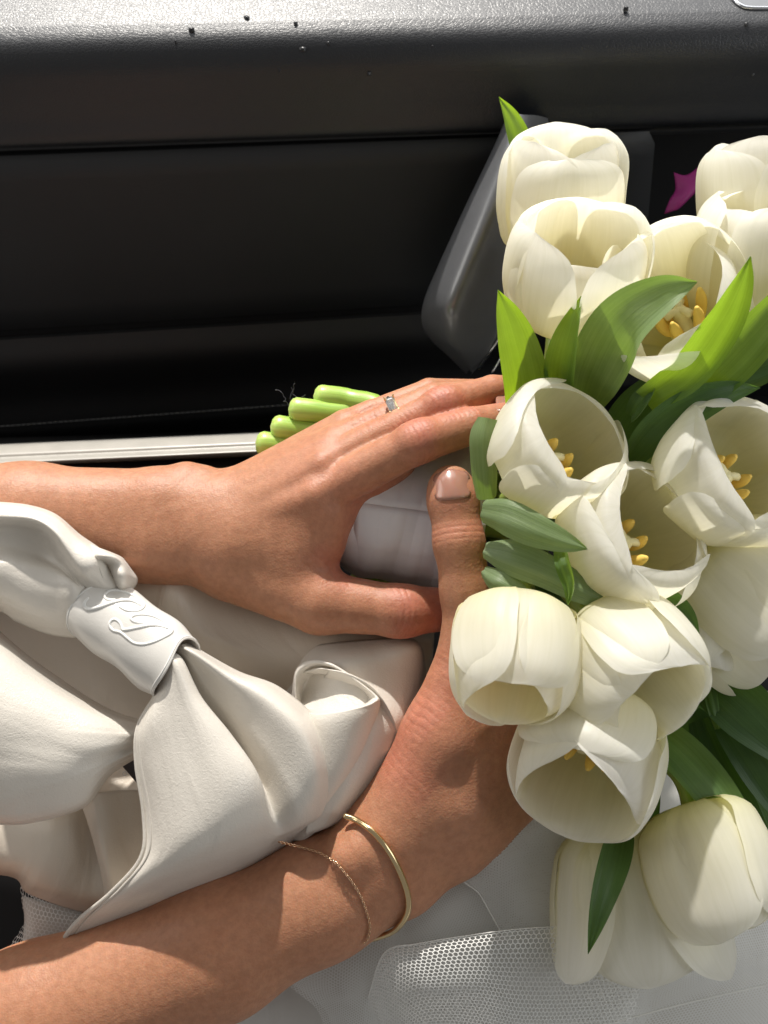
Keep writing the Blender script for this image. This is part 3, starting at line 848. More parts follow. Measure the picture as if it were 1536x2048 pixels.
def petal_geo(rs, L, R, o, outer, lean, width, curl, point):
    n, m = 30, 23
    t = 1 - (1 - np.linspace(0, 1, n)) ** 1.6
    R2 = R * (1.05 if outer else 0.97)
    rr = smooth_curve([0, .08, .22, .42, .65, .86, 1.0], [0.14, .52, .88, 1.02, 1.0 + .12 * o, .84 + .42 * o + curl * .1, .62 + .70 * o + curl * .35], t) * R2
    zz = smooth_curve([0, .08, .22, .42, .65, .86, 1.0], [0.0, .02, .12, .33, .60, .86, 1.0 - .10 * o - abs(curl) * .12], t) * L
    ws = smooth_curve([0, .12, .32, .55, .74, .87, .945, .985, 1.0], [.26, .52, .86, 1.0, .98 - .06 * point, .83 - .15 * point, .60 - .20 * point, .33 - .14 * point, .05 - .03 * point], t) * R * width
    # lean the whole petal outwards about its base
    cl, sl_ = math.cos(lean), math.sin(lean)
    r0 = rr[0]
    r2 = r0 + (rr - r0) * cl + zz * sl_; z2 = -(rr - r0) * sl_ + zz * cl
    u = np.linspace(-1, 1, m)
    G = np.zeros((n, m, 3))
    ph = rs.uniform(0, 6.28, 8)
    asym = rs.uniform(-.12, .12)
    for i in range(n):
        x = u * ws[i] * (1 + asym * np.sign(u) * np.abs(u))
        Rc = max(rr[i], .3 * R) * (1.10 + .35 * t[i] * (0.4 + o))
        ang = x / Rc
        inw = Rc * (1 - np.cos(ang)); tx = Rc * np.sin(ang)
        e = np.abs(u); wf = float(ws[i] / (R * width))
        wave = (e ** 3) * t[i] ** 1.2 * R * (.060 * np.sin(6 * t[i] + ph[0] + np.sign(u) * 1.3) + .014 * np.sin(13 * t[i] + ph[1] + np.sign(u) * 2.2))
        rib = -R * .030 * np.exp(-(u / .10) ** 2) * np.sin(math.pi * min(t[i] * 1.02, 1)) * (1.0 if outer else .6)
        fold = R * .028 * np.sin(u * 7.0 + ph[2] + 1.5 * t[i]) * math.sin(math.pi * t[i]) + R * .03 * np.sin(u * 3.1 + ph[5]) * t[i] ** 2
        rad = r2[i] - inw + (wave + rib + fold) * wf
        zsh = z2[i] + wf * (-(u ** 2) * L * .03 * t[i] + L * .010 * np.sin(u * 6 + ph[3]) * t[i] ** 4)
        G[i, :, 0] = rad; G[i, :, 1] = tx + R * .03 * math.sin(4 * t[i] + ph[4]); G[i, :, 2] = zsh
    return G

def tulip(base, top, R, o, label, seed, rot=0.0, stem=None, petals=None, stamens=True, curl=0.0, scale_w=1.0, point=0.0):
    """base/top: (px,py,w). petals: {index: dict(lean=, curl=, width=, len=)}"""
    rs = np.random.RandomState(seed)
    B, T = P(*base), P(*top)
    ax = T - B; L = np.linalg.norm(ax); ax /= L
    R = R * .01
    e1 = AW - ax * (AW @ ax)
    if np.linalg.norm(e1) < .35: e1 = AV - ax * (AV @ ax)
    e1 /= np.linalg.norm(e1); e2 = np.cross(ax, e1)
    root = empty('tulip', B, label, 'tulip', 'white tulips in the bouquet')
    for k in range(6):
        outer = k % 2 == 0
        a = math.radians(rot) + k * math.pi / 3 + rs.uniform(-.10, .10)
        pp = dict(lean=rs.uniform(-.03, .07) + (.05 if outer else -.02) * (0.4 + o), curl=curl + rs.uniform(-.15, .15), width=rs.uniform(1.10, 1.24) * scale_w, len=rs.uniform(.95, 1.05) * (1.0 if outer else 1.02))
        if petals and k in petals: pp.update(petals[k])
        if pp.get('skip'): continue
        G = petal_geo(rs, L * pp['len'], R, o, outer, pp['lean'], pp['width'], pp['curl'], point)
        er = e1 * math.cos(a) + e2 * math.sin(a); et = -e1 * math.sin(a) + e2 * math.cos(a)
        Wd = B + G[..., 0:1] * er + G[..., 1:2] * et + G[..., 2:3] * ax
        n, m = G.shape[:2]
        mesh_obj('petal', Wd, grid_faces(n, m), M['petal'], root, uv=uvgrid(n, m))
    # pistil and stamens
    if stamens:
        pst = catmull(np.array([B + ax * L * .02, B + ax * L * .2, B + ax * L * .36]), 8)
        v1 = tube_geo(pst, np.array([.004, .0045, .0045, .0042, .004, .0036, .0036, .004]), 10)[:2]
        lobes = [tube_geo(catmull(np.array([B + ax * L * .355, B + ax * L * .385 + (e1 * math.cos(q) + e2 * math.sin(q)) * .004, B + ax * L * .37 + (e1 * math.cos(q) + e2 * math.sin(q)) * .0065]), 6), .0021, 7)[:2] for q in (0.3, 2.4, 4.5)]
        v, f = merge([v1] + lobes)
        mesh_obj('pistil', v, f, M['pistil'], root)
        for k in range(6):
            q = k * math.pi / 3 + .3 + rs.uniform(-.15, .15)
            er = e1 * math.cos(q) + e2 * math.sin(q)
            p0 = B + ax * L * .03 + er * .003
            p1 = B + ax * L * .17 + er * .0075
            p2 = B + ax * L * rs.uniform(.42, .50) + er * rs.uniform(.008, .013)
            s = tube('stamen', catmull(np.array([p0, (p0 + p1) / 2 + er * .001, p1]), 6), .0011, M['filament'], root, 6)
            mid = (p1 + p2) / 2 + er * .001
            tube('anther', catmull(np.array([p1, mid, p2]), 8), np.array([.0014, .0024, .0028, .0029, .0028, .0026, .0021, .0012]), M['anther'], s, 8)
    # stem
    if stem is not None:
        pts = [B + ax * L * .015, B - ax * .012] + [P(*q) for q in stem]
        pts = catmull(np.array(pts), 40)
        r = np.interp(np.linspace(0, 1, 40), [0, .05, .5, 1], [.0040, .0036, .0044, .0066])
        tube('stem', pts, r, M['stem'], root, 14)
    return root

BIND = [(985, 1010), (985, 985), (985, 1040), (985, 1065), (985, 960)]
def stem_to(i, end, via=None, wb=-.6):
    rs = random.Random(i * 7 + 1)
    y = 1030 + rs.uniform(-75, 75); w = wb + rs.uniform(-1.9, 1.9)
    out = list(via or [])
    out += [(1000, y, w), (820, 1010 + (y - 1030) * .6, w), (770, end[1] + 34, (w + end[2]) / 2 - .4), (end[0] + 60, end[1] + 7, end[2] - .1), end]
    return out
ENDS = [(642, 794, -1.4), (592, 819, -1.0), (556, 855, -1.1), (526, 887, -1.2), (716, 1152, -2.4)]
HID = [(640, 900, -3.5), (630, 930, -3.8), (640, 960, -3.6), (650, 985, -4), (640, 1000, -3.4), (660, 1030, -3.6), (660, 1060, -3), (670, 1090, -3.2), (690, 870, -4), (690, 1110, -3.5)]

tulip((1112, 510, -1.8), (1124, 266, 1.4), 2.85, .24, 'upright white tulip standing tallest against the leather door ledge', 1, rot=0, stem=stem_to(1, ENDS[0], [(1105, 700, 0), (1080, 850, -.5)]))
tulip((1130, 646, 3.4), (1166, 438, 6.8), 2.85, .22, 'white half open tulip with a dark V notch, just below the tallest', 2, rot=-60, stem=stem_to(2, ENDS[1], [(1110, 740, 2.0), (1070, 880, .5)]),
      petals={1: dict(len=.80, lean=.0), 0: dict(len=.98, lean=.03), 2: dict(len=.96, lean=.04), 3: dict(lean=.16, len=1.1), 4: dict(len=1.04)})
tulip((1380, 680, 3.2), (1318, 515, 7.0), 2.75, .24, 'white tulip with hooded back petal half hidden by a broad leaf', 3, rot=0, stem=stem_to(3, HID[0], [(1280, 830, 1), (1150, 950, 0)]),
      petals={0: dict(lean=.20, len=.72), 5: dict(lean=.50, len=1.02), 1: dict(lean=.12, len=.85), 3: dict(curl=-.5, lean=-.02, len=1.12), 2: dict(len=1.05), 4: dict(len=1.1, lean=.05)})
tulip((1492, 660, 2.0), (1530, 385, 4.8), 2.95, .10, 'tall closed white tulip at the bouquet edge beside an upright leaf', 4, rot=10, stem=stem_to(4, HID[1], [(1400, 850, 0), (1200, 980, 0)]), curl=-.35, point=-.2)
tulip((1530, 540, .0), (1532, 280, 1.6), 2.8, .25, 'white tulip rising behind the tall closed one', 5, rot=40, stem=stem_to(5, HID[2], [(1440, 800, -2), (1200, 980, -1)]))
tulip((1068, 946, 4.6), (1160, 856, 7.6), 2.85, .36, 'wide open white tulip with yellow anthers next to the fingertips', 6, rot=30, stem=stem_to(6, ENDS[2], [(1010, 1000, 2.5)]), curl=-.3, point=-.35)
tulip((1214, 1106, 4.8), (1318, 1042, 8.0), 2.95, .38, 'wide open white tulip with yellow anthers in the middle of the bouquet', 7, rot=0, stem=stem_to(7, ENDS[3], [(1120, 1080, 1.5)]), curl=-.3, point=-.35)
tulip((1412, 978, 3.8), (1526, 905, 7.2), 3.25, .40, 'largest open white tulip with a thick tuft of yellow anthers', 8, rot=30, stem=stem_to(8, HID[4], [(1300, 1020, 0)]), curl=-.3, point=-.35)
tulip((1385, 1105, 2.8), (1590, 1300, 4.2), 3.4, .25, 'white tulip lying on its side beneath the largest open one', 9, rot=0, stem=stem_to(9, HID[5], [(1200, 1060, 0)]))
tulip((1042, 1216, 6.8), (1018, 1412, 10.0), 2.65, .04, 'nearly closed white tulip nodding over the back of the thumb', 10, rot=8, stem=stem_to(10, ENDS[4], [(1060, 1120, 3)]))
tulip((1190, 1256, 5.4), (1326, 1420, 9.4), 2.9, .20, 'white tulip nodding between two others with one anther showing', 11, rot=20, stem=stem_to(11, HID[6], [(1120, 1170, 3)]))
tulip((1208, 1436, 4.8), (1148, 1612, 8.8), 2.95, .32, 'drooping open white tulip with creased petals above the pointed dark leaf', 12, rot=35, stem=stem_to(12, HID[7], [(1120, 1300, 3), (1060, 1150, 1)]))
tulip((1378, 1606, 4.8), (1472, 1866, 7.0), 2.7, -.02, 'closed white tulip pointing down beside the long green leaf', 13, rot=30, stem=stem_to(13, HID[8], [(1310, 1490, 4), (1180, 1260, 2)]))
tulip((1240, 1650, 1.8), (1300, 1975, 2.6), 3.2, .42, 'loose spreading white tulip hanging lowest over the tulle', 14, rot=10, stem=stem_to(14, HID[9], [(1200, 1500, 2), (1130, 1280, 1)]),
      petals={0: dict(len=.94), 1: dict(lean=.20, len=.98), 5: dict(lean=.20, len=1.04), 2: dict(lean=.15), 3: dict(len=1.12)}, point=.9)
tulip((1372, 1180, 3.4), (1412, 1352, 5.4), 1.55, .28, 'small half hidden white tulip bud with ragged petal tips', 15, rot=15, stem=stem_to(15, HID[3], [(1250, 1120, 1)]), stamens=False)

# ------------------------------------------------------------------ leaves
def leaf(pts, width, mat, label, roll=0.0, fold=.35, wprof=None, twist=0.0, name='tulip_leaf', wave=0.0, seed=0):
    """pts: centre line base -> tip; width in cm; roll: degrees the blade turns from facing the viewer"""
    c = catmull(PA(pts), 34); n, m = 34, 13
    t = np.gradient(c, axis=0); t /= np.linalg.norm(t, axis=1)[:, None]
    s = np.linspace(0, 1, n)
    wp = smooth_curve(*(wprof or ([0, .2, .45, .7, .88, 1.0], [.55, .85, 1.0, .78, .40, .02])), s) * width * .01
    u = np.linspace(-1, 1, m)
    G = np.zeros((n, m, 3)); rs = np.random.RandomState(seed + 5); ph = rs.uniform(0, 6.28, 4)
    for i in range(n):
        f = AW - t[i] * (AW @ t[i])
        if np.linalg.norm(f) < .2: f = AV - t[i] * (AV @ t[i])
        f /= np.linalg.norm(f); sd = np.cross(t[i], f)
        r = math.radians(roll + twist * s[i]); f2 = f * math.cos(r) + sd * math.sin(r); s2 = -f * math.sin(r) + sd * math.cos(r)
        h = wp[i] / 2
        a = u * fold * 1.6 * (1 - .3 * s[i])
        kx = np.sin(a) / (fold * 1.6 + 1e-6) / (math.sin(fold * 1.6) / (fold * 1.6)); kz = (1 - np.cos(a)) / fold * .8
        wv = wave * .01 * (np.abs(u) ** 2) * np.sin(9 * s[i] + ph[0] + u * 1.2) + .0004 * np.sin(u * 6 + ph[1] + 3 * s[i])
        G[i] = c[i] + (kx * h)[:, None] * s2 + (kz * h * .9 + wv)[:, None] * f2
    o = mesh_obj(name, G, grid_faces(n, m), mat, None, uv=uvgrid(n, m))
    tag(o, label, 'leaf', 'tulip leaves in the bouquet')
    return o
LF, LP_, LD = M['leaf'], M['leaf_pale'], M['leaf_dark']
leaf([(1075, 380, -5.0), (1045, 300, -3.8), (1022, 240, -2.8), (998, 194, -1.8)], 1.5, LF, 'pointed leaf tip poking out behind the tallest tulip', roll=5)
leaf([(1052, 830, 1.6), (1050, 760, 4.2), (1028, 668, 6.4), (996, 580, 8.2)], 2.4, LF, 'bright sunlit leaf standing over the fingertips', roll=-4, fold=.30, wprof=([0, .25, .5, .72, .9, 1.0], [.75, .98, 1.0, .82, .42, .02]))
leaf([(1118, 790, 2.2), (1124, 735, 5.2), (1140, 665, 7.4), (1163, 592, 7.8)], 1.75, LF, 'narrow dark green leaf in front of the notched tulip', roll=-38, fold=.5)
leaf([(1172, 800, 2.4), (1192, 745, 5.2), (1243, 652, 8.2), (1320, 592, 9.4), (1394, 564, 9.6)], 3.2, LP_, 'broad grey green leaf bending across the hooded tulip', roll=-30, fold=.32, twist=25, wave=.12)
leaf([(1290, 800, 5.8), (1370, 745, 7.4), (1440, 650, 9.0), (1478, 575, 10.0), (1501, 513, 10.6)], 2.2, LF, 'upright bright leaf against the tall closed tulip', roll=10, fold=.35, twist=10)
leaf([(1380, 790, 5.8), (1440, 745, 6.6), (1510, 670, 7.2), (1580, 590, 7.4), (1640, 530, 7.2)], 2.5, LF, 'wide leaf leaning out past the upright bright one', roll=10, fold=.30)
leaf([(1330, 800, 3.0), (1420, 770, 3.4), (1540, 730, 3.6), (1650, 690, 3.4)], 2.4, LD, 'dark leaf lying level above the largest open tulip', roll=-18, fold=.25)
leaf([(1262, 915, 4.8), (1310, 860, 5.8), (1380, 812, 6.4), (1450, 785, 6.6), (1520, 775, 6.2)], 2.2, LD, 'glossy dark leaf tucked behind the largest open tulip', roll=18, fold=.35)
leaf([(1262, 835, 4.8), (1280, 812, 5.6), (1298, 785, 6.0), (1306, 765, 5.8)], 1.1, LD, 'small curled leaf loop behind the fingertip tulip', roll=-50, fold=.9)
leaf([(975, 1000, 5.5), (970, 935, 6.3), (968, 880, 6.7), (976, 836, 6.7)], 1.35, LP_, 'rolled pale leaf sheath beside the index fingertip', roll=0, fold=-.85, wprof=([0, .2, .5, .8, 1.0], [.7, .9, 1.0, 1.05, .80]))
leaf([(962, 1022, 6.9), (1010, 1035, 8.1), (1070, 1062, 8.7), (1130, 1085, 8.9), (1176, 1098, 8.8)], 1.75, LP_, 'grey green leaf lying along the thumb towards the centre tulip', roll=10, fold=-.40, wprof=([0, .2, .5, .72, .88, 1.0], [.62, .95, 1.0, .74, .40, .02]))
leaf([(968, 1098, 6.5), (1030, 1115, 7.5), (1100, 1145, 7.9), (1170, 1182, 7.9), (1240, 1215, 7.5)], 1.75, LP_, 'second thumb side leaf running under the centre tulip', roll=-6, fold=-.45, wprof=([0, .15, .5, .8, 1.0], [.45, .9, 1.0, .8, .4]))
leaf([(966, 1140, 6.4), (995, 1160, 7.2), (1030, 1178, 7.4), (1062, 1192, 7.1)], 1.1, LP_, 'short blunt leaf curled above the nodding closed tulip', roll=0, fold=-.6, wprof=([0, .2, .5, .8, 1.0], [.5, .95, 1.0, .8, .35]))
leaf([(1118, 1085, 7.6), (1128, 1125, 8.4), (1140, 1170, 8.6), (1136, 1210, 8.4)], .9, LF, 'small bright leaf hanging down from under the centre tulip', roll=40, fold=.5)
leaf([(1270, 1195, 5.8), (1320, 1205, 6.8), (1365, 1235, 7.4), (1398, 1292, 7.4)], 1.9, LD, 'dark leaf with a split tip beside the small ragged bud', roll=15, fold=.2)
leaf([(1270, 1440, 3.4), (1350, 1500, 4.8), (1430, 1590, 5.6), (1500, 1690, 5.8), (1570, 1800, 5.6)], 2.5, LF, 'long green leaf running down past the closed hanging tulip', roll=-20, fold=.30)
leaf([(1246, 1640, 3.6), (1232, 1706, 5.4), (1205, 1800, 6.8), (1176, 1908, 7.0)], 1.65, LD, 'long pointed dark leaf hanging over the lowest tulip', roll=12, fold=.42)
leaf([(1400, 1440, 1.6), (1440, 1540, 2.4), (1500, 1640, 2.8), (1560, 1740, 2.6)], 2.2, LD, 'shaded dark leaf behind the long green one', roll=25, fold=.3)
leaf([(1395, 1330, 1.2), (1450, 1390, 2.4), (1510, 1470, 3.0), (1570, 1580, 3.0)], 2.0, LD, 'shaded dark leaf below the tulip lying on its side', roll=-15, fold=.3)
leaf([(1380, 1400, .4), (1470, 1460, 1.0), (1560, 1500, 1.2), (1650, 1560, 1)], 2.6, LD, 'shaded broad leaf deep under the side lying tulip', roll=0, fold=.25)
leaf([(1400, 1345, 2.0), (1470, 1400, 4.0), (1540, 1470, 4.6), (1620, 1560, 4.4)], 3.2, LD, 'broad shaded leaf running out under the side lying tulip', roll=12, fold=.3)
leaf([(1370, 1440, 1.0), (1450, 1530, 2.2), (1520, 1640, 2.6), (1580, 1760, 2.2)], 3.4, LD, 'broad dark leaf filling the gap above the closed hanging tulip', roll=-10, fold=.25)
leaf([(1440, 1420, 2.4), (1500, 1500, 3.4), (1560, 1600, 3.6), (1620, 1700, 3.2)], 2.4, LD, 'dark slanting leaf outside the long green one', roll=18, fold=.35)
leaf([(1420, 1370, 3.2), (1428, 1420, 3.8), (1436, 1458, 3.8)], .75, LF, 'tiny blunt leaf below the small ragged bud', roll=0, fold=-.3, wprof=([0, .5, 1.0], [1, .9, .6]))
leaf([(1262, 1600, 2.6), (1290, 1660, 3.4), (1315, 1730, 3.6), (1330, 1810, 3.2)], 1.3, LF, 'narrow leaf wedged between the two lowest tulips', roll=-25, fold=.35)
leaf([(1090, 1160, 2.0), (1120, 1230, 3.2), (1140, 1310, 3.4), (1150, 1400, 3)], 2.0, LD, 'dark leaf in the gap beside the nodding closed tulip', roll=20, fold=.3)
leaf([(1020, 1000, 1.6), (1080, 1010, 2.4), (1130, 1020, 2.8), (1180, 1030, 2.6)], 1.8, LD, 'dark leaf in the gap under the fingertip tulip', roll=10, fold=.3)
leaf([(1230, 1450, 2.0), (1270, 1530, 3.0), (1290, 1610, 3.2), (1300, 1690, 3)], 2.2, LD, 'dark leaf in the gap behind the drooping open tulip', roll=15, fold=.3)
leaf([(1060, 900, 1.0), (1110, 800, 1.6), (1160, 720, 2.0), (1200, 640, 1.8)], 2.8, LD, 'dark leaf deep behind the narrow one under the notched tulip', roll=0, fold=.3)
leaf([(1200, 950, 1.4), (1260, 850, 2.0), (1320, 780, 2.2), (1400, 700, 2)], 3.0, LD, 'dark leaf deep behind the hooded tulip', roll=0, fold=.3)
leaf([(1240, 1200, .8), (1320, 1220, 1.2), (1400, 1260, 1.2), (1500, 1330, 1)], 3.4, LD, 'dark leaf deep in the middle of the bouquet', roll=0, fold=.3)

# ------------------------------------------------------------------ satin bow, skirt, tulle
scarf = empty('satin_bow', P(280, 1400, 2), 'white satin bow gathered through an embroidered band on the lap', 'bow')
SA = M['satin']
def wobble(amp, sc, seed):
    def f(G):
        n, m = G.shape[:2]
        a, b = np.meshgrid(np.linspace(0, 1, n), np.linspace(0, 1, m), indexing='ij')
        r = np.random.RandomState(seed); z = 0
        for k in range(5):
            z = z + np.sin(a * sc * r.uniform(.5, 2) * 6 + b * sc * r.uniform(-2, 2) * 6 + r.uniform(0, 6.28)) / (1 + k * .5)
        return G + (z * amp)[..., None] * AW
    return f
def pleats(amp, cnt, seed, end=0, axis=0, fall=4.0, base=None):
    def f(G):
        if base: G = base(G)
        n, m = G.shape[:2]
        a, b = np.meshgrid(np.linspace(0, 1, n), np.linspace(0, 1, m), indexing='ij')
        s, c = (a, b) if axis == 0 else (b, a)
        if end: s = 1 - s
        r = np.random.RandomState(seed)
        z = np.sin(c * cnt * 6.28 + r.uniform(0, 6) + 1.2 * np.sin(s * 5 + r.uniform(0, 6))) + .6 * np.sin(c * cnt * 1.7 * 6.28 + r.uniform(0, 6) + s * 2)
        return G + (z * amp * np.exp(-s * fall) * np.clip(s * 14, 0.2, 1))[..., None] * AW
    return f
# upper loop left of the band
sheet('upper_loop', [
    [(-70, 1000, 2.2), (-70, 1006, 3.6), (-70, 1036, 4.4), (-70, 1068, 3.7), (-70, 1110, 3.5), (-70, 1150, 4.2), (-70, 1195, 3.6), (-70, 1225, 2.0)],
    [(0, 1003, 2.4), (0, 1010, 3.9), (0, 1034, 4.7), (0, 1056, 3.7), (0, 1090, 3.4), (0, 1130, 4.2), (0, 1190, 3.8), (0, 1224, 2.2)],
    [(60, 1010, 2.6), (62, 1018, 4.1), (68, 1040, 5.0), (66, 1064, 3.6), (52, 1100, 3.3), (46, 1135, 4.1), (36, 1200, 3.9), (30, 1243, 2.4)],
    [(112, 1028, 2.8), (112, 1040, 4.3), (108, 1066, 5.2), (98, 1085, 3.6), (88, 1115, 3.3), (82, 1140, 4.1), (76, 1210, 4.0), (74, 1262, 2.6)],
    [(160, 1068, 3.0), (154, 1080, 4.5), (138, 1108, 5.3), (124, 1122, 3.8), (116, 1132, 3.7), (112, 1152, 4.3), (108, 1216, 4.1), (110, 1272, 2.8)],
    [(204, 1100, 3.2), (192, 1114, 4.7), (164, 1144, 5.2), (150, 1152, 4.2), (146, 1158, 4.2), (144, 1172, 4.6), (140, 1226, 4.2), (146, 1276, 3.0)],
    [(232, 1140, 3.2), (216, 1150, 4.2), (190, 1172, 4.3), (180, 1178, 4.0), (176, 1184, 4.0), (172, 1196, 4.0), (166, 1238, 3.6), (172, 1276, 2.6)],
    [(262, 1176, 3.0), (246, 1182, 3.6), (226, 1200, 3.8), (218, 1206, 3.6), (214, 1212, 3.6), (208, 1222, 3.6), (200, 1256, 3.2), (204, 1284, 2.4)],
], 70, 84, SA, scarf, wob=pleats(.0011, 3.2, 4, end=1, fall=3.2, base=wobble(.0004, 1.2, 2)))
# lobe above the band
sheet('upper_lobe', [
    [(176, 1086, 3.4), (196, 1096, 4.2), (222, 1106, 4.0), (240, 1114, 3.0), (248, 1120, 1.8)],
    [(182, 1112, 4.6), (200, 1112, 4.9), (226, 1116, 4.8), (252, 1130, 3.8), (262, 1140, 2.0)],
    [(194, 1128, 4.8), (204, 1124, 4.0), (216, 1130, 3.9), (246, 1146, 4.6), (274, 1158, 2.4)],
    [(202, 1148, 4.6), (208, 1146, 3.2), (220, 1148, 3.6), (244, 1162, 4.5), (268, 1174, 2.6)],
    [(210, 1166, 4.2), (216, 1164, 3.2), (228, 1166, 3.6), (242, 1176, 4.0), (256, 1182, 2.8)],
    [(222, 1186, 3.6), (226, 1184, 3.0), (236, 1186, 3.2), (246, 1190, 3.2), (254, 1192, 2.6)],
], 30, 34, SA, scarf)
# embroidered band
BA0, BA1 = np.array(P(182, 1208, 3.0)), np.array(P(352, 1338, 4.9))
BD = BA1 - BA0; BL = np.linalg.norm(BD); BD /= BL
BW = AW - BD * (AW @ BD); BW /= np.linalg.norm(BW); BS = np.cross(BD, BW)
def band_r(s, a):
    return (0.0186 - 0.0010 * s + 0.0006 * math.sin(5 * s + a * 2) + 0.0005 * math.sin(3 * a + 1.0) + .00035 * math.sin(9 * s + 3 * a + 1) * math.exp(-(math.cos(a) - .2) ** 2 * 2) + .0004 * math.sin(14 * s - 2 * a) - .0006 * math.exp(-((s - 0.0) / .10) ** 2) - .0014 * math.exp(-((s - 1.0) / .12) ** 2))
def band_pt(s, a, lift=0.0):
    r = band_r(s, a) + lift
    bend = 0.05 * math.cos(a) ** 2
    return BA0 + BD * (BL * s + (.0016 * math.sin(2 * a + .8) + .0009 * math.sin(3 * a + 2)) * (2 * s - 1)) + BS * (math.sin(a) * r) + BW * (math.cos(a) * r * .78)
nb, mb = 30, 64
GB = np.array([[band_pt(i / (nb - 1), 2 * math.pi * j / mb) for j in range(mb)] for i in range(nb)])
band = mesh_obj('band', GB, grid_faces(nb, mb, True), M['satin_band'], scarf)
md = band.modifiers.new('thick', 'SOLIDIFY'); md.thickness = 0.0011; md.offset = -1
bv = band.modifiers.new('bev', 'BEVEL'); bv.width = .0004; bv.segments = 2; bv.limit_method = 'ANGLE'
for s in (0.025, 0.975):
    tube('seam', np.array([band_pt(s, 2 * math.pi * j / 60, -.0001) for j in range(61)]), .0004, M['thread'], band, 6, cap=False)
def on_band(zx, zy):
    """a point of the enlarged monogram -> on the band's surface"""
    px, py = 120 + zx / 5.12, 1120 + zy / 5.12
    o = np.array(cam.location); d = P(px, py, 4) - o; d /= np.linalg.norm(d)
    best = None
    for t in np.linspace(DIST - .08, DIST + .03, 500):
        q = o + d * t - BA0; x, z = (q @ BS), (q @ BW) / .78
        s = (q @ BD) / BL
        rr = math.hypot(x, z); r = band_r(s, math.atan2(x, z))
        if rr < r: return o + d * t - BW * .0001
    return o + d * (DIST - .05)
MONO = [
    [(290, 390), (252, 435), (250, 478), (300, 502), (400, 482), (520, 442), (640, 415), (740, 420), (822, 462)],
    [(560, 410), (480, 405), (456, 370), (480, 330), (550, 310), (650, 325), (750, 365), (830, 420), (858, 465), (830, 505), (760, 526), (680, 515), (615, 480)],
    [(640, 715), (700, 710), (800, 690), (900, 672), (1000, 672), (1100, 697)],
    [(840, 650), (760, 632), (728, 602), (755, 570), (850, 560), (960, 580), (1060, 630), (1130, 690), (1142, 738), (1080, 782), (980, 830), (860, 862), (760, 850), (690, 800), (620, 742), (545, 720), (508, 670), (525, 622), (570, 610), (618, 650), (640, 712)],
]
for k, stroke in enumerate(MONO):
    pts = catmull(np.array([on_band(*q) for q in stroke]), 14 * len(stroke))
    main = k in (0, 2)
    s = np.linspace(0, 1, len(pts))
    r = (.00078 + (.00030 if main else 0.0) * np.sin(np.pi * s)) * (1 + .12 * np.sin(np.arange(len(pts)) * 2.2))
    tube('embroidery', pts, r, M['thread'], band, 7)
# big left loop
sheet('left_loop', [
    [(-90, 1180, .5), (-90, 1220, 2.8), (-90, 1270, 4.8), (-90, 1350, 6.1), (-90, 1440, 6.5), (-90, 1530, 6.2), (-90, 1600, 5.4), (-90, 1645, 4.4), (-90, 1650, 3.2)],
    [(0, 1262, .5), (0, 1278, 2.8), (0, 1318, 4.6), (0, 1380, 5.7), (0, 1450, 6.2), (0, 1530, 6.1), (0, 1600, 5.5), (0, 1644, 4.5), (0, 1648, 3.2)],
    [(58, 1312, .5), (60, 1326, 2.8), (64, 1362, 4.5), (70, 1412, 5.4), (66, 1466, 5.8), (60, 1530, 5.9), (56, 1595, 5.4), (54, 1642, 4.5), (54, 1647, 3.2)],
    [(122, 1358, .6), (124, 1372, 2.8), (128, 1402, 4.4), (132, 1444, 5.1), (130, 1484, 5.4), (124, 1532, 5.6), (120, 1586, 5.3), (118, 1628, 4.6), (120, 1634, 3.3)],
    [(182, 1398, .8), (184, 1408, 2.9), (188, 1430, 4.2), (190, 1462, 4.8), (186, 1494, 5.0), (180, 1528, 5.1), (176, 1562, 5.0), (170, 1604, 4.5), (176, 1610, 3.4)],
    [(232, 1424, 1.2), (234, 1430, 3.0), (236, 1446, 4.0), (238, 1470, 4.4), (236, 1490, 4.5), (230, 1510, 4.5), (224, 1526, 4.4), (214, 1546, 4.2), (220, 1552, 3.4)],
    [(290, 1442, 1.6), (290, 1447, 3.0), (292, 1456, 3.6), (292, 1468, 3.9), (292, 1480, 3.9), (290, 1490, 3.9), (286, 1498, 3.8), (280, 1506, 3.7), (284, 1510, 3.2)],
], 80, 80, SA, scarf, wob=pleats(.0012, 3.0, 9, end=1, fall=3.6, base=wobble(.0006, .9, 3)))
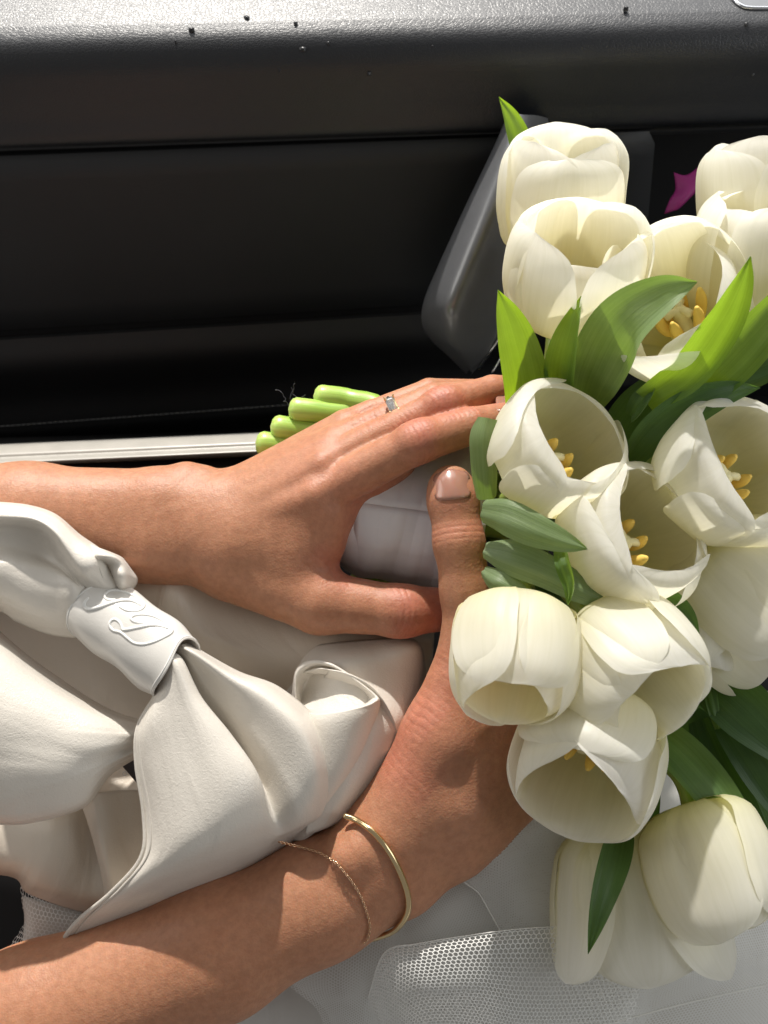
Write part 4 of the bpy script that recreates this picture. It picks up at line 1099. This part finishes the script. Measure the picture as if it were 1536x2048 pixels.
# front loop and tail
FR = [
    [(296, 1366, 3.4), (300, 1346, 4.4), (310, 1326, 5.0), (322, 1312, 5.2), (334, 1304, 5.0), (340, 1304, 4.4), (350, 1298, 4.8), (362, 1290, 4.8), (376, 1286, 3.6)],
    [(314, 1384, 3.8), (320, 1364, 5.0), (332, 1342, 5.7), (348, 1326, 5.9), (362, 1319, 5.5), (366, 1321, 4.4), (376, 1314, 5.1), (388, 1306, 5.4), (402, 1302, 4.0)],
    [(277, 1452, 4.6), (300, 1440, 5.6), (334, 1424, 6.1), (372, 1404, 6.2), (400, 1394, 5.6), (402, 1400, 3.8), (424, 1378, 4.5), (450, 1350, 5.2), (478, 1344, 3.6)],
    [(273, 1525, 4.8), (306, 1516, 5.8), (356, 1504, 6.4), (412, 1486, 6.6), (458, 1468, 5.8), (462, 1478, 3.8), (494, 1444, 4.8), (528, 1394, 5.4), (560, 1376, 3.6)],
    [(288, 1628, 5.0), (326, 1616, 6.2), (386, 1602, 6.8), (452, 1574, 6.9), (510, 1548, 6.1), (520, 1562, 4.3), (560, 1524, 5.2), (606, 1466, 5.6), (640, 1450, 3.5)],
    [(284, 1712, 5.2), (326, 1698, 6.3), (386, 1682, 6.8), (456, 1652, 6.7), (524, 1626, 5.9), (550, 1632, 4.6), (594, 1600, 5.3), (638, 1556, 5.2), (670, 1552, 3.2)],
    [(226, 1782, 4.6), (280, 1764, 5.5), (350, 1738, 5.9), (438, 1704, 5.7), (522, 1668, 5.1), (562, 1662, 4.2), (602, 1644, 4.5), (636, 1626, 4.0), (658, 1616, 2.9)],
    [(160, 1838, 3.4), (228, 1816, 4.0), (314, 1780, 4.3), (420, 1738, 4.3), (512, 1698, 4.0), (562, 1674, 3.6), (594, 1660, 3.5), (624, 1646, 3.1), (646, 1634, 2.4)],
    [(128, 1880, 2.2), (200, 1852, 2.4), (296, 1812, 2.6), (410, 1766, 2.6), (506, 1722, 2.4), (560, 1694, 2.2), (590, 1680, 2.0), (616, 1668, 1.8), (636, 1656, 1.6)],
    [(130, 1916, .6), (210, 1886, .8), (304, 1842, 1.0), (416, 1796, 1.0), (510, 1750, 1.0), (564, 1720, .8), (594, 1706, .8), (618, 1692, .6), (638, 1680, .6)],
]
fl = sheet('front_loop', FR, 90, 110, SA, scarf, wob=pleats(.0010, 3.6, 6, end=0, fall=4.2, base=wobble(.0005, 1.0, 12)))
hem = catmull(PA([(r[0][0], r[0][1], r[0][2] + .02) for r in FR]), 70)
tube('hem', hem, .0012, SA, fl, 8)
hem2 = catmull(PA([(r[0][0] * .70 + r[1][0] * .30, r[0][1] * .70 + r[1][1] * .30, r[0][2] * .66 + r[1][2] * .34 + .02) for r in FR[1:]]), 70)
tube('hem_fold', hem2, .0008, SA, fl, 6)
# inner side of the front loop, seen through the slit
sheet('loop_lining', [
    [(380, 1330, 2.2), (410, 1330, 2.0), (450, 1345, 1.8)],
    [(400, 1420, 1.6), (450, 1420, 1.2), (520, 1400, 1.2)],
    [(440, 1520, 1.6), (500, 1500, 1.2), (590, 1470, 1.2)],
    [(480, 1620, 2.4), (540, 1600, 2.2), (630, 1560, 1.6)]], 14, 14, M['lining'], scarf)
# folded end on the right: a rolled mouth and its shaded flank
sheet('folded_end', [
    [(545, 1310, -.4), (640, 1290, .9), (740, 1280, 1.3), (815, 1278, 1.2), (838, 1286, .2)],
    [(560, 1346, .0), (660, 1324, 2.2), (752, 1313, 2.3), (830, 1299, 1.9), (846, 1310, .6)],
    [(570, 1390, .6), (680, 1366, 2.6), (766, 1360, 2.4), (832, 1360, 1.6), (850, 1366, .2)],
    [(610, 1450, 3.2), (700, 1440, 3.6), (770, 1440, 3.2), (816, 1432, 2.2), (836, 1440, .6)],
    [(620, 1540, 3.4), (694, 1524, 3.8), (756, 1514, 3.2), (792, 1496, 2.4), (812, 1500, .8)],
    [(620, 1610, 3.6), (676, 1600, 3.8), (722, 1580, 3.2), (752, 1562, 2.6), (770, 1570, 1.0)],
    [(610, 1670, 3.2), (650, 1656, 3.2), (690, 1636, 2.8), (716, 1618, 2.4), (730, 1620, 1.2)]], 44, 44, SA, scarf)
def rolled_mouth():
    def ring(pts): return catmull(PA(pts + [pts[0]]), 57)[:-1]
    rings = [
        ring([(650, 1440, -1.2), (652, 1420, -1.4), (672, 1412, -1.2), (694, 1420, -1.0), (698, 1432, -.8), (688, 1440, -.8), (668, 1444, -1.0)]),
        ring([(606, 1416, 1.6), (612, 1366, 1.4), (660, 1346, 1.8), (722, 1388, 2.4), (728, 1408, 2.8), (690, 1416, 2.6), (644, 1420, 2.2)]),
        ring([(592, 1418, 2.6), (598, 1346, 2.5), (656, 1331, 3.0), (742, 1386, 3.6), (744, 1404, 4.0), (692, 1419, 4.3), (634, 1426, 3.9)]),
        ring([(588, 1424, 2.4), (592, 1338, 2.2), (654, 1324, 2.7), (750, 1388, 3.3), (752, 1412, 3.9), (697, 1426, 4.6), (630, 1434, 4.2)]),
        ring([(580, 1450, 2.2), (590, 1380, 1.6), (652, 1360, 1.6), (746, 1408, 2.8), (748, 1440, 3.7), (696, 1462, 4.6), (630, 1476, 4.3)]),
        ring([(574, 1540, 2.4), (590, 1470, 1.6), (650, 1440, 1.4), (720, 1474, 2.6), (722, 1512, 3.5), (680, 1548, 4.3), (626, 1566, 4.1)]),
        ring([(572, 1620, 2.4), (590, 1560, 1.6), (640, 1530, 1.4), (690, 1542, 2.4), (688, 1574, 3.1), (656, 1610, 3.7), (614, 1634, 3.6)]),
        ring([(580, 1680, 2.0), (596, 1650, 1.4), (624, 1630, 1.2), (650, 1632, 1.6), (648, 1648, 2.2), (632, 1664, 2.6), (606, 1680, 2.6)]),
    ]
    A = np.array(rings); G = np.stack([catmull(A[:, j], 50) for j in range(A.shape[1])], axis=1)
    mesh_obj('rolled_fold', G, grid_faces(50, A.shape[1], True), SA, scarf)
rolled_mouth()
sheet('rib_fold', [[(600, 1344, 2.2), (640, 1336, 2.9), (656, 1344, 2.9), (640, 1362, 1.6)], [(660, 1350, 2.4), (690, 1344, 3.2), (700, 1358, 3.2), (680, 1380, 1.8)], [(716, 1374, 2.6), (734, 1366, 3.3), (742, 1380, 3.3), (720, 1398, 2.2)],
    [(745, 1400, 2.8), (764, 1398, 3.4), (768, 1412, 3.3), (744, 1426, 2.4)], [(764, 1440, 2.6), (786, 1438, 3.1), (788, 1454, 3.0), (764, 1462, 2.2)], [(776, 1480, 2.2), (796, 1478, 2.6), (796, 1490, 2.4), (776, 1496, 1.8)]], 40, 20, SA, scarf)
# care label
lab = sheet('label', [[(226, 1512, 2.2), (250, 1510, 2.3), (280, 1520, 2.5)], [(246, 1532, 2.1), (270, 1540, 2.3), (296, 1550, 2.5)], [(276, 1566, 2.0), (286, 1576, 2.2), (306, 1590, 2.5)]], 10, 10, M['tag_black'], scarf)
def arc(cx, cy, r, a0, a1, w): return PA([(cx + r * math.cos(math.radians(a)), cy + r * .9 * math.sin(math.radians(a)), w) for a in np.linspace(a0, a1, 18)])
tube('lettering', arc(250, 1547, 4.2, 0, 360, 2.36), .00022, M['tag_white'], lab, 5)
tube('lettering', arc(238, 1532, 5, 20, 240, 2.36), .00022, M['tag_white'], lab, 5)

# satin top lying under the bow
top = empty('blouse', P(300, 1500, -3), 'cream satin blouse lying in soft folds under the bow and hand', 'blouse')
sheet('front', [
    [(-300, 1060, -4.5), (0, 1080, -4.0), (160, 1100, -3.4), (300, 1110, -2.6), (430, 1120, -2.2), (560, 1140, -2.0), (700, 1180, -2.0), (800, 1220, -2.4), (870, 1240, -3.4)],
    [(-300, 1180, -3.2), (0, 1190, -3.0), (160, 1190, -2.0), (300, 1176, 0.2), (352, 1172, 0.6), (440, 1200, -.3), (640, 1230, -.2), (800, 1256, -.4), (868, 1266, -2.4)],
    [(-300, 1260, -3.2), (0, 1262, -3.0), (160, 1280, -2.6), (290, 1270, -.6), (352, 1240, 0.6), (460, 1270, .4), (640, 1284, .9), (790, 1284, .8), (866, 1290, -1.6)],
    [(-300, 1360, -3.0), (0, 1350, -2.8), (160, 1370, -2.6), (300, 1380, -1.2), (420, 1340, .2), (540, 1330, .8), (660, 1340, 1.0), (780, 1340, .6), (860, 1360, -1.8)],
    [(-300, 1480, -2.0), (0, 1480, -1.6), (160, 1500, -1.6), (300, 1500, -1.0), (420, 1460, -.4), (560, 1440, .2), (680, 1440, .4), (780, 1440, -.2), (850, 1460, -2.0)],
    [(-300, 1600, .2), (0, 1610, .6), (120, 1612, 1.0), (210, 1610, .2), (300, 1600, .8), (440, 1580, 0), (600, 1560, 0), (700, 1560, 0), (800, 1560, -1.6)],
    [(-300, 1690, .8), (0, 1694, 1.2), (110, 1700, 1.8), (200, 1720, .6), (280, 1700, 1.4), (440, 1680, .4), (600, 1640, .2), (700, 1640, -.2), (780, 1640, -1.4)],
    [(-300, 1740, .2), (0, 1736, .6), (80, 1766, 1.2), (190, 1790, .8), (260, 1780, 1.0), (400, 1770, 0), (560, 1720, -.4), (680, 1700, -.6), (760, 1700, -1.6)],
    [(-300, 1752, -1.6), (0, 1748, -1.4), (60, 1786, -.6), (170, 1822, -.4), (260, 1820, -.4), (400, 1800, -1), (540, 1770, -1.2), (660, 1740, -1.6), (740, 1730, -2.4)],
], 80, 80, M['blouse'], top, wob=wobble(.0006, .6, 8))
# a crosswise tuck under the left loop
sheet('tuck', [[(150, 1596, 2.4), (175, 1588, 3.0), (190, 1585, 3.0), (240, 1580, 2.4), (300, 1580, 2.0)], [(168, 1620, 2.0), (186, 1616, 2.9), (204, 1618, 2.9), (250, 1620, 2.3), (310, 1620, 1.8)],
    [(190, 1690, 2.0), (202, 1688, 2.9), (222, 1690, 2.8), (262, 1690, 2.2), (320, 1690, 1.8)], [(206, 1760, 1.8), (218, 1760, 2.6), (238, 1764, 2.5), (280, 1760, 2.0), (330, 1760, 1.6)],
    [(216, 1830, 1.4), (228, 1832, 2.0), (248, 1834, 2.0), (290, 1830, 1.6), (330, 1830, 1.2)]], 30, 30, M['blouse'], top)

# skirt and tulle
skirt = sheet('satin_skirt', [
    [(480, 1560, -6), (760, 1500, -4.5), (1000, 1480, -5), (1260, 1420, -6), (1800, 1350, -7)],
    [(380, 1800, -4), (700, 1740, -2.6), (960, 1680, -3), (1260, 1640, -4), (1800, 1600, -5)],
    [(330, 1960, -3.2), (640, 1920, -1.8), (900, 1860, -2), (1260, 1840, -3), (1800, 1800, -4)],
    [(320, 2080, -2.4), (620, 2060, -1.2), (900, 2030, -1.6), (1260, 2030, -2.4), (1800, 2000, -3)],
    [(320, 2260, -2), (620, 2260, -1), (900, 2240, -1.2), (1260, 2230, -2), (1800, 2220, -3)]], 50, 50, M['skirt'], None, wob=wobble(.0016, .5, 5))
tag(skirt, 'pale grey white satin skirt spread beneath the tulle and tulips', 'skirt')
veil = empty('tulle_overskirt', P(900, 1900, 0), 'white honeycomb tulle folded in loose layers below the bangled wrist', 'tulle')
TU, TF = M['tulle'], M['tulle_fine']
sheet('tulle_fold', [
    [(736, 1996, 1.6), (768, 1906, 3.0), (832, 1888, 3.4), (930, 1872, 3.6), (1040, 1858, 3.2), (1180, 1850, 1.8), (1300, 1850, 1.2)],
    [(742, 2010, 2.0), (790, 1930, 3.8), (850, 1915, 4.2), (940, 1905, 4.2), (1040, 1900, 3.6), (1170, 1900, 2.0), (1300, 1900, 1.2)],
    [(760, 2050, 2.2), (820, 1990, 4.2), (880, 1980, 4.6), (960, 1980, 4.2), (1040, 1990, 2.6), (1150, 1990, 1.6), (1280, 1980, 1.0)],
    [(790, 2110, 2.2), (840, 2070, 3.2), (900, 2060, 3.4), (970, 2070, 2.8), (1040, 2090, 2.2), (1140, 2090, 1.4), (1260, 2080, 1.0)],
    [(800, 2200, 2.0), (850, 2180, 2.6), (910, 2170, 2.6), (980, 2180, 2.2), (1050, 2190, 1.8), (1140, 2190, 1.2), (1260, 2180, 1.0)]], 60, 70, TU, veil, 0)
sheet('tulle_fold', [
    [(736, 1996, 1.4), (768, 1906, 1.9), (832, 1889, 2.2), (930, 1874, 2.3), (1040, 1861, 2.1), (1180, 1852, 1.4), (1300, 1852, .9)],
    [(730, 2040, .8), (800, 1960, 1.2), (860, 1950, 1.4), (950, 1940, 1.4), (1050, 1930, 1.2), (1180, 1920, .9), (1300, 1920, .6)],
    [(760, 2200, .4), (820, 2180, .8), (880, 2180, .8), (960, 2180, .8), (1040, 2180, .6), (1140, 2180, .4), (1280, 2180, .2)]], 40, 60, TF, veil, 0)
sheet('tulle_fold', [
    [(1000, 1600, .6), (1050, 1600, .6), (1120, 1610, .4), (1240, 1640, 0)],
    [(926, 1742, 1.8), (980, 1690, 2.4), (1060, 1660, 1.8), (1200, 1680, .8)],
    [(960, 1790, 1.8), (1010, 1760, 2.2), (1080, 1740, 1.8), (1200, 1750, .8)],
    [(1000, 1862, 1.6), (1050, 1840, 2.0), (1110, 1830, 1.6), (1200, 1840, .6)],
    [(1040, 1960, .6), (1080, 1930, .8), (1130, 1930, .6), (1220, 1940, 0)]], 50, 40, TF, veil, 0)
sheet('tulle_fold', [
    [(780, 1800, .8), (860, 1760, 1.0), (940, 1720, .8), (1040, 1660, .4), (1150, 1620, 0)],
    [(776, 1850, 1.0), (860, 1820, 1.6), (960, 1790, 1.4), (1060, 1760, .9), (1180, 1720, .4)],
    [(770, 1900, 1.0), (860, 1890, 1.6), (980, 1860, 1.2), (1080, 1850, .8), (1200, 1820, .4)],
    [(760, 2000, .2), (860, 1990, .6), (980, 1970, .4), (1090, 1960, .3), (1220, 1920, 0)]], 40, 50, TF, veil, 0)
sheet('tulle_fold', [
    [(560, 1960, .6), (640, 1930, .8), (700, 1890, .8), (790, 1840, .8)],
    [(600, 1990, .8), (660, 1970, 1.2), (720, 1930, 1.2), (800, 1880, 1.0)],
    [(640, 2030, .8), (690, 2010, 1.4), (740, 1980, 1.2), (820, 1940, .8)],
    [(660, 2120, .6), (720, 2100, 1.0), (780, 2080, .8), (860, 2060, .4)]], 36, 36, TF, veil, 0)
sheet('tulle_fold', [
    [(1280, 1880, .4), (1400, 1850, .2), (1560, 1820, 0)], [(1300, 1960, .6), (1400, 1930, .6), (1560, 1900, .3)],
    [(1180, 2060, .4), (1360, 2010, .4), (1580, 1960, .2)], [(1160, 2160, .2), (1360, 2120, .2), (1600, 2080, 0)]], 36, 36, TF, veil, 0)
for o in [c for c in veil.children if c.data.materials[0] == TF]:
    c2 = o.copy(); COL.objects.link(c2); c2.parent = veil; c2.location = Vector(-AW * .006 + AU * .004 - AV * .003)
for e in ([(736, 1996, 1.7), (768, 1906, 3.05), (832, 1888, 3.45), (930, 1872, 3.65), (1040, 1858, 3.25), (1180, 1850, 1.9)], [(1000, 1606, .7), (926, 1742, 1.9), (960, 1790, 1.9), (1000, 1862, 1.8)],
          [(1180, 2060, .5), (1360, 2010, .5), (1580, 1960, .3)]):
    tube('folded_edge', catmull(PA(e), 50), .00026, M['thread'], veil, 6)
# tulle scrap at the waist
sheet('tulle_corner', [
    [(40, 1770, -2.0), (70, 1790, -1.2), (110, 1806, -.8), (190, 1830, -.8), (280, 1840, -1)],
    [(44, 1810, -1.6), (64, 1830, -.8), (110, 1840, -.4), (190, 1850, -.4), (280, 1870, -.8)],
    [(46, 1850, -1.4), (60, 1860, -.6), (110, 1870, -.4), (190, 1890, -.4), (280, 1900, -.8)],
    [(-10, 1930, -1.0), (40, 1930, -.4), (100, 1930, -.4), (190, 1940, -.6), (280, 1950, -1)]], 30, 36, TU, veil, 0)
sheet('tulle_lining', [
    [(46, 1792, -2.6), (80, 1800, -1.8), (190, 1830, -1.6), (300, 1850, -1.8)], [(50, 1850, -2.2), (84, 1850, -1.6), (190, 1870, -1.4), (300, 1890, -1.6)],
    [(36, 1940, -2), (90, 1940, -1.6), (190, 1950, -1.6), (300, 1960, -2)]], 16, 20, M['skirt'], veil, .0006)

# ------------------------------------------------------------------ jewellery and small things
def surface_w(arm, px, py, default):
    """height of the arm's skin under a photo pixel"""
    me = arm.data
    if not hasattr(surface_w, 'c'): surface_w.c = {}
    if arm.name not in surface_w.c:
        a = np.empty(len(me.vertices) * 3, np.float32); me.vertices.foreach_get('co', a)
        q = a.reshape(-1, 3) + np.array(root_of(arm)) - FOCUS
        w = q @ AW; s = DIST / (DIST - w) * K
        surface_w.c[arm.name] = (768 + (q @ AU) * s, 1024 - (q @ AV) * s, w * 100)
    X, Y, Wd = surface_w.c[arm.name]
    m = (np.abs(X - px) < 5) & (np.abs(Y - py) < 5)
    return Wd[m].max() if m.any() else default
def finger_ring():
    root = empty('ring', P(790, 806, 1.2), 'gold ring with a long step cut clear stone on the ring finger', 'ring')
    a, b = P(668, 880, 1.3), P(868, 802, 1.2); d = b - a; d /= np.linalg.norm(d)
    c = a + d * (np.linalg.norm(b - a) * .61)
    n1 = AW * .55 + AV * .83; n1 = n1 - d * (n1 @ d); n1 /= np.linalg.norm(n1); n2 = np.cross(d, n1)
    ang = np.linspace(0, 2 * math.pi, 49)
    pts = np.array([c + (n1 * math.cos(t) + n2 * math.sin(t)) * 0.0098 for t in ang])
    tube('ring_band', pts, .0010, M['gold'], root, 8, cap=False)
    up = AW * .86 + AV * .45 - d * ((AW * .86 + AV * .45) @ d); up /= np.linalg.norm(up); side = np.cross(d, up)
    g = c + up * .0100
    lx, ly = .0025, .0048
    lv = [(0, .62, .62), (.0012, 1, 1), (.0021, .94, .94), (.0028, .66, .7)]
    V = []
    for h, fx, fy in lv:
        for sx, sy in ((1, .6), (.6, 1), (-.6, 1), (-1, .6), (-1, -.6), (-.6, -1), (.6, -1), (1, -.6)):
            V.append(g + up * h + d * (sx * lx * fx) + side * (sy * ly * fy))
    F = [[k * 8 + i, k * 8 + (i + 1) % 8, (k + 1) * 8 + (i + 1) % 8, (k + 1) * 8 + i] for k in range(3) for i in range(8)] + [list(range(24, 32)), list(range(7, -1, -1))]
    mesh_obj('stone', V, F, M['gem'], root, smooth=False)
    for sx in (-1, 1):
        for sy in (-1, 1):
            b0 = c + up * .0090 + d * sx * lx * .8 + side * sy * ly * .75; b1 = g + up * .0030 + d * sx * lx * .92 + side * sy * ly * .92
            tube('prong', np.array([b0, (b0 + b1) / 2, b1]), .0006, M['gold'], root, 6)
finger_ring()
def bangle():
    pts = [(690, 1632), (712, 1640), (742, 1660), (772, 1694), (796, 1736), (814, 1784), (816, 1820), (802, 1846), (780, 1864)]
    ws = [surface_w(right_arm, x, y, None) for x, y in pts]
    lst = []
    for (x, y), w in zip(pts, ws):
        lst.append((x, y, (w if w is not None else 2.0) + .16))
    lst[0] = (690, 1632, lst[1][2] - .25)
    lst[-1] = (780, 1866, lst[-3][2] - 1.6); lst[-2] = (802, 1848, lst[-3][2] - .6)
    lst.append((738, 1880, lst[-1][2] - 1.0))
    o = tube('bangle', catmull(PA(lst), 80), .00155, M['gold'], None, 14)
    tag(o, 'slim polished gold open bangle on the wrist', 'bangle')
bangle()
def chain():
    pts = [(560, 1684), (600, 1694), (640, 1706), (672, 1726), (698, 1756), (720, 1790), (734, 1826), (740, 1856), (734, 1880), (724, 1892)]
    lst = []
    for x, y in pts:
        w = surface_w(right_arm, x, y, None); lst.append((x, y, (w if w is not None else (lst[-1][2] - .5 if lst else 4)) + .06))
    c = catmull(PA(lst), 400)
    seg = np.concatenate([[0], np.cumsum(np.linalg.norm(np.diff(c, axis=0), axis=1))])
    step = .00135; n = int(seg[-1] / step); geos = []
    for i in range(n):
        p = np.array([np.interp(i * step, seg, c[:, k]) for k in range(3)]); q = np.array([np.interp((i + 1) * step, seg, c[:, k]) for k in range(3)])
        d = (q - p) / (np.linalg.norm(q - p) + 1e-9); up = AW - d * (AW @ d); up /= np.linalg.norm(up); sd = np.cross(d, up)
        e = up * .7 + sd * .7 if i % 2 else up * -.7 + sd * .7
        a = np.linspace(0, 2 * math.pi, 9)
        ringp = p + np.outer(np.cos(a), d) * .0010 + np.outer(np.sin(a), e) * .00058
        geos.append(tube_geo(ringp, .00026, 5, cap=False)[:2])
    v, f = merge(geos)
    o = mesh_obj('chain_bracelet', v, f, M['rose_gold'], None)
    tag(o, 'fine rose gold chain bracelet loose above the bangle', 'bracelet')
chain()
rs = np.random.RandomState(2)
geos = []
for k in range(5):
    p = np.array([P(576 + rs.uniform(-12, 25), 806 + rs.uniform(-8, 4), -.9)])
    pts = [p[0]]; ang = rs.uniform(.5, 2.6)
    for i in range(9):
        ang += rs.uniform(-.9, .9); pts.append(pts[-1] + (AU * math.cos(ang) + AV * math.sin(ang) + AW * rs.uniform(-.4, .4)) * .0010)
    geos.append(tube_geo(catmull(np.array(pts), 36), .00022, 5)[:2])
v, f = merge(geos)
tag(mesh_obj('loose_thread', v, f, M['dark_thread'], None), 'curly wisp of dark thread caught on the cut stem ends', 'thread')
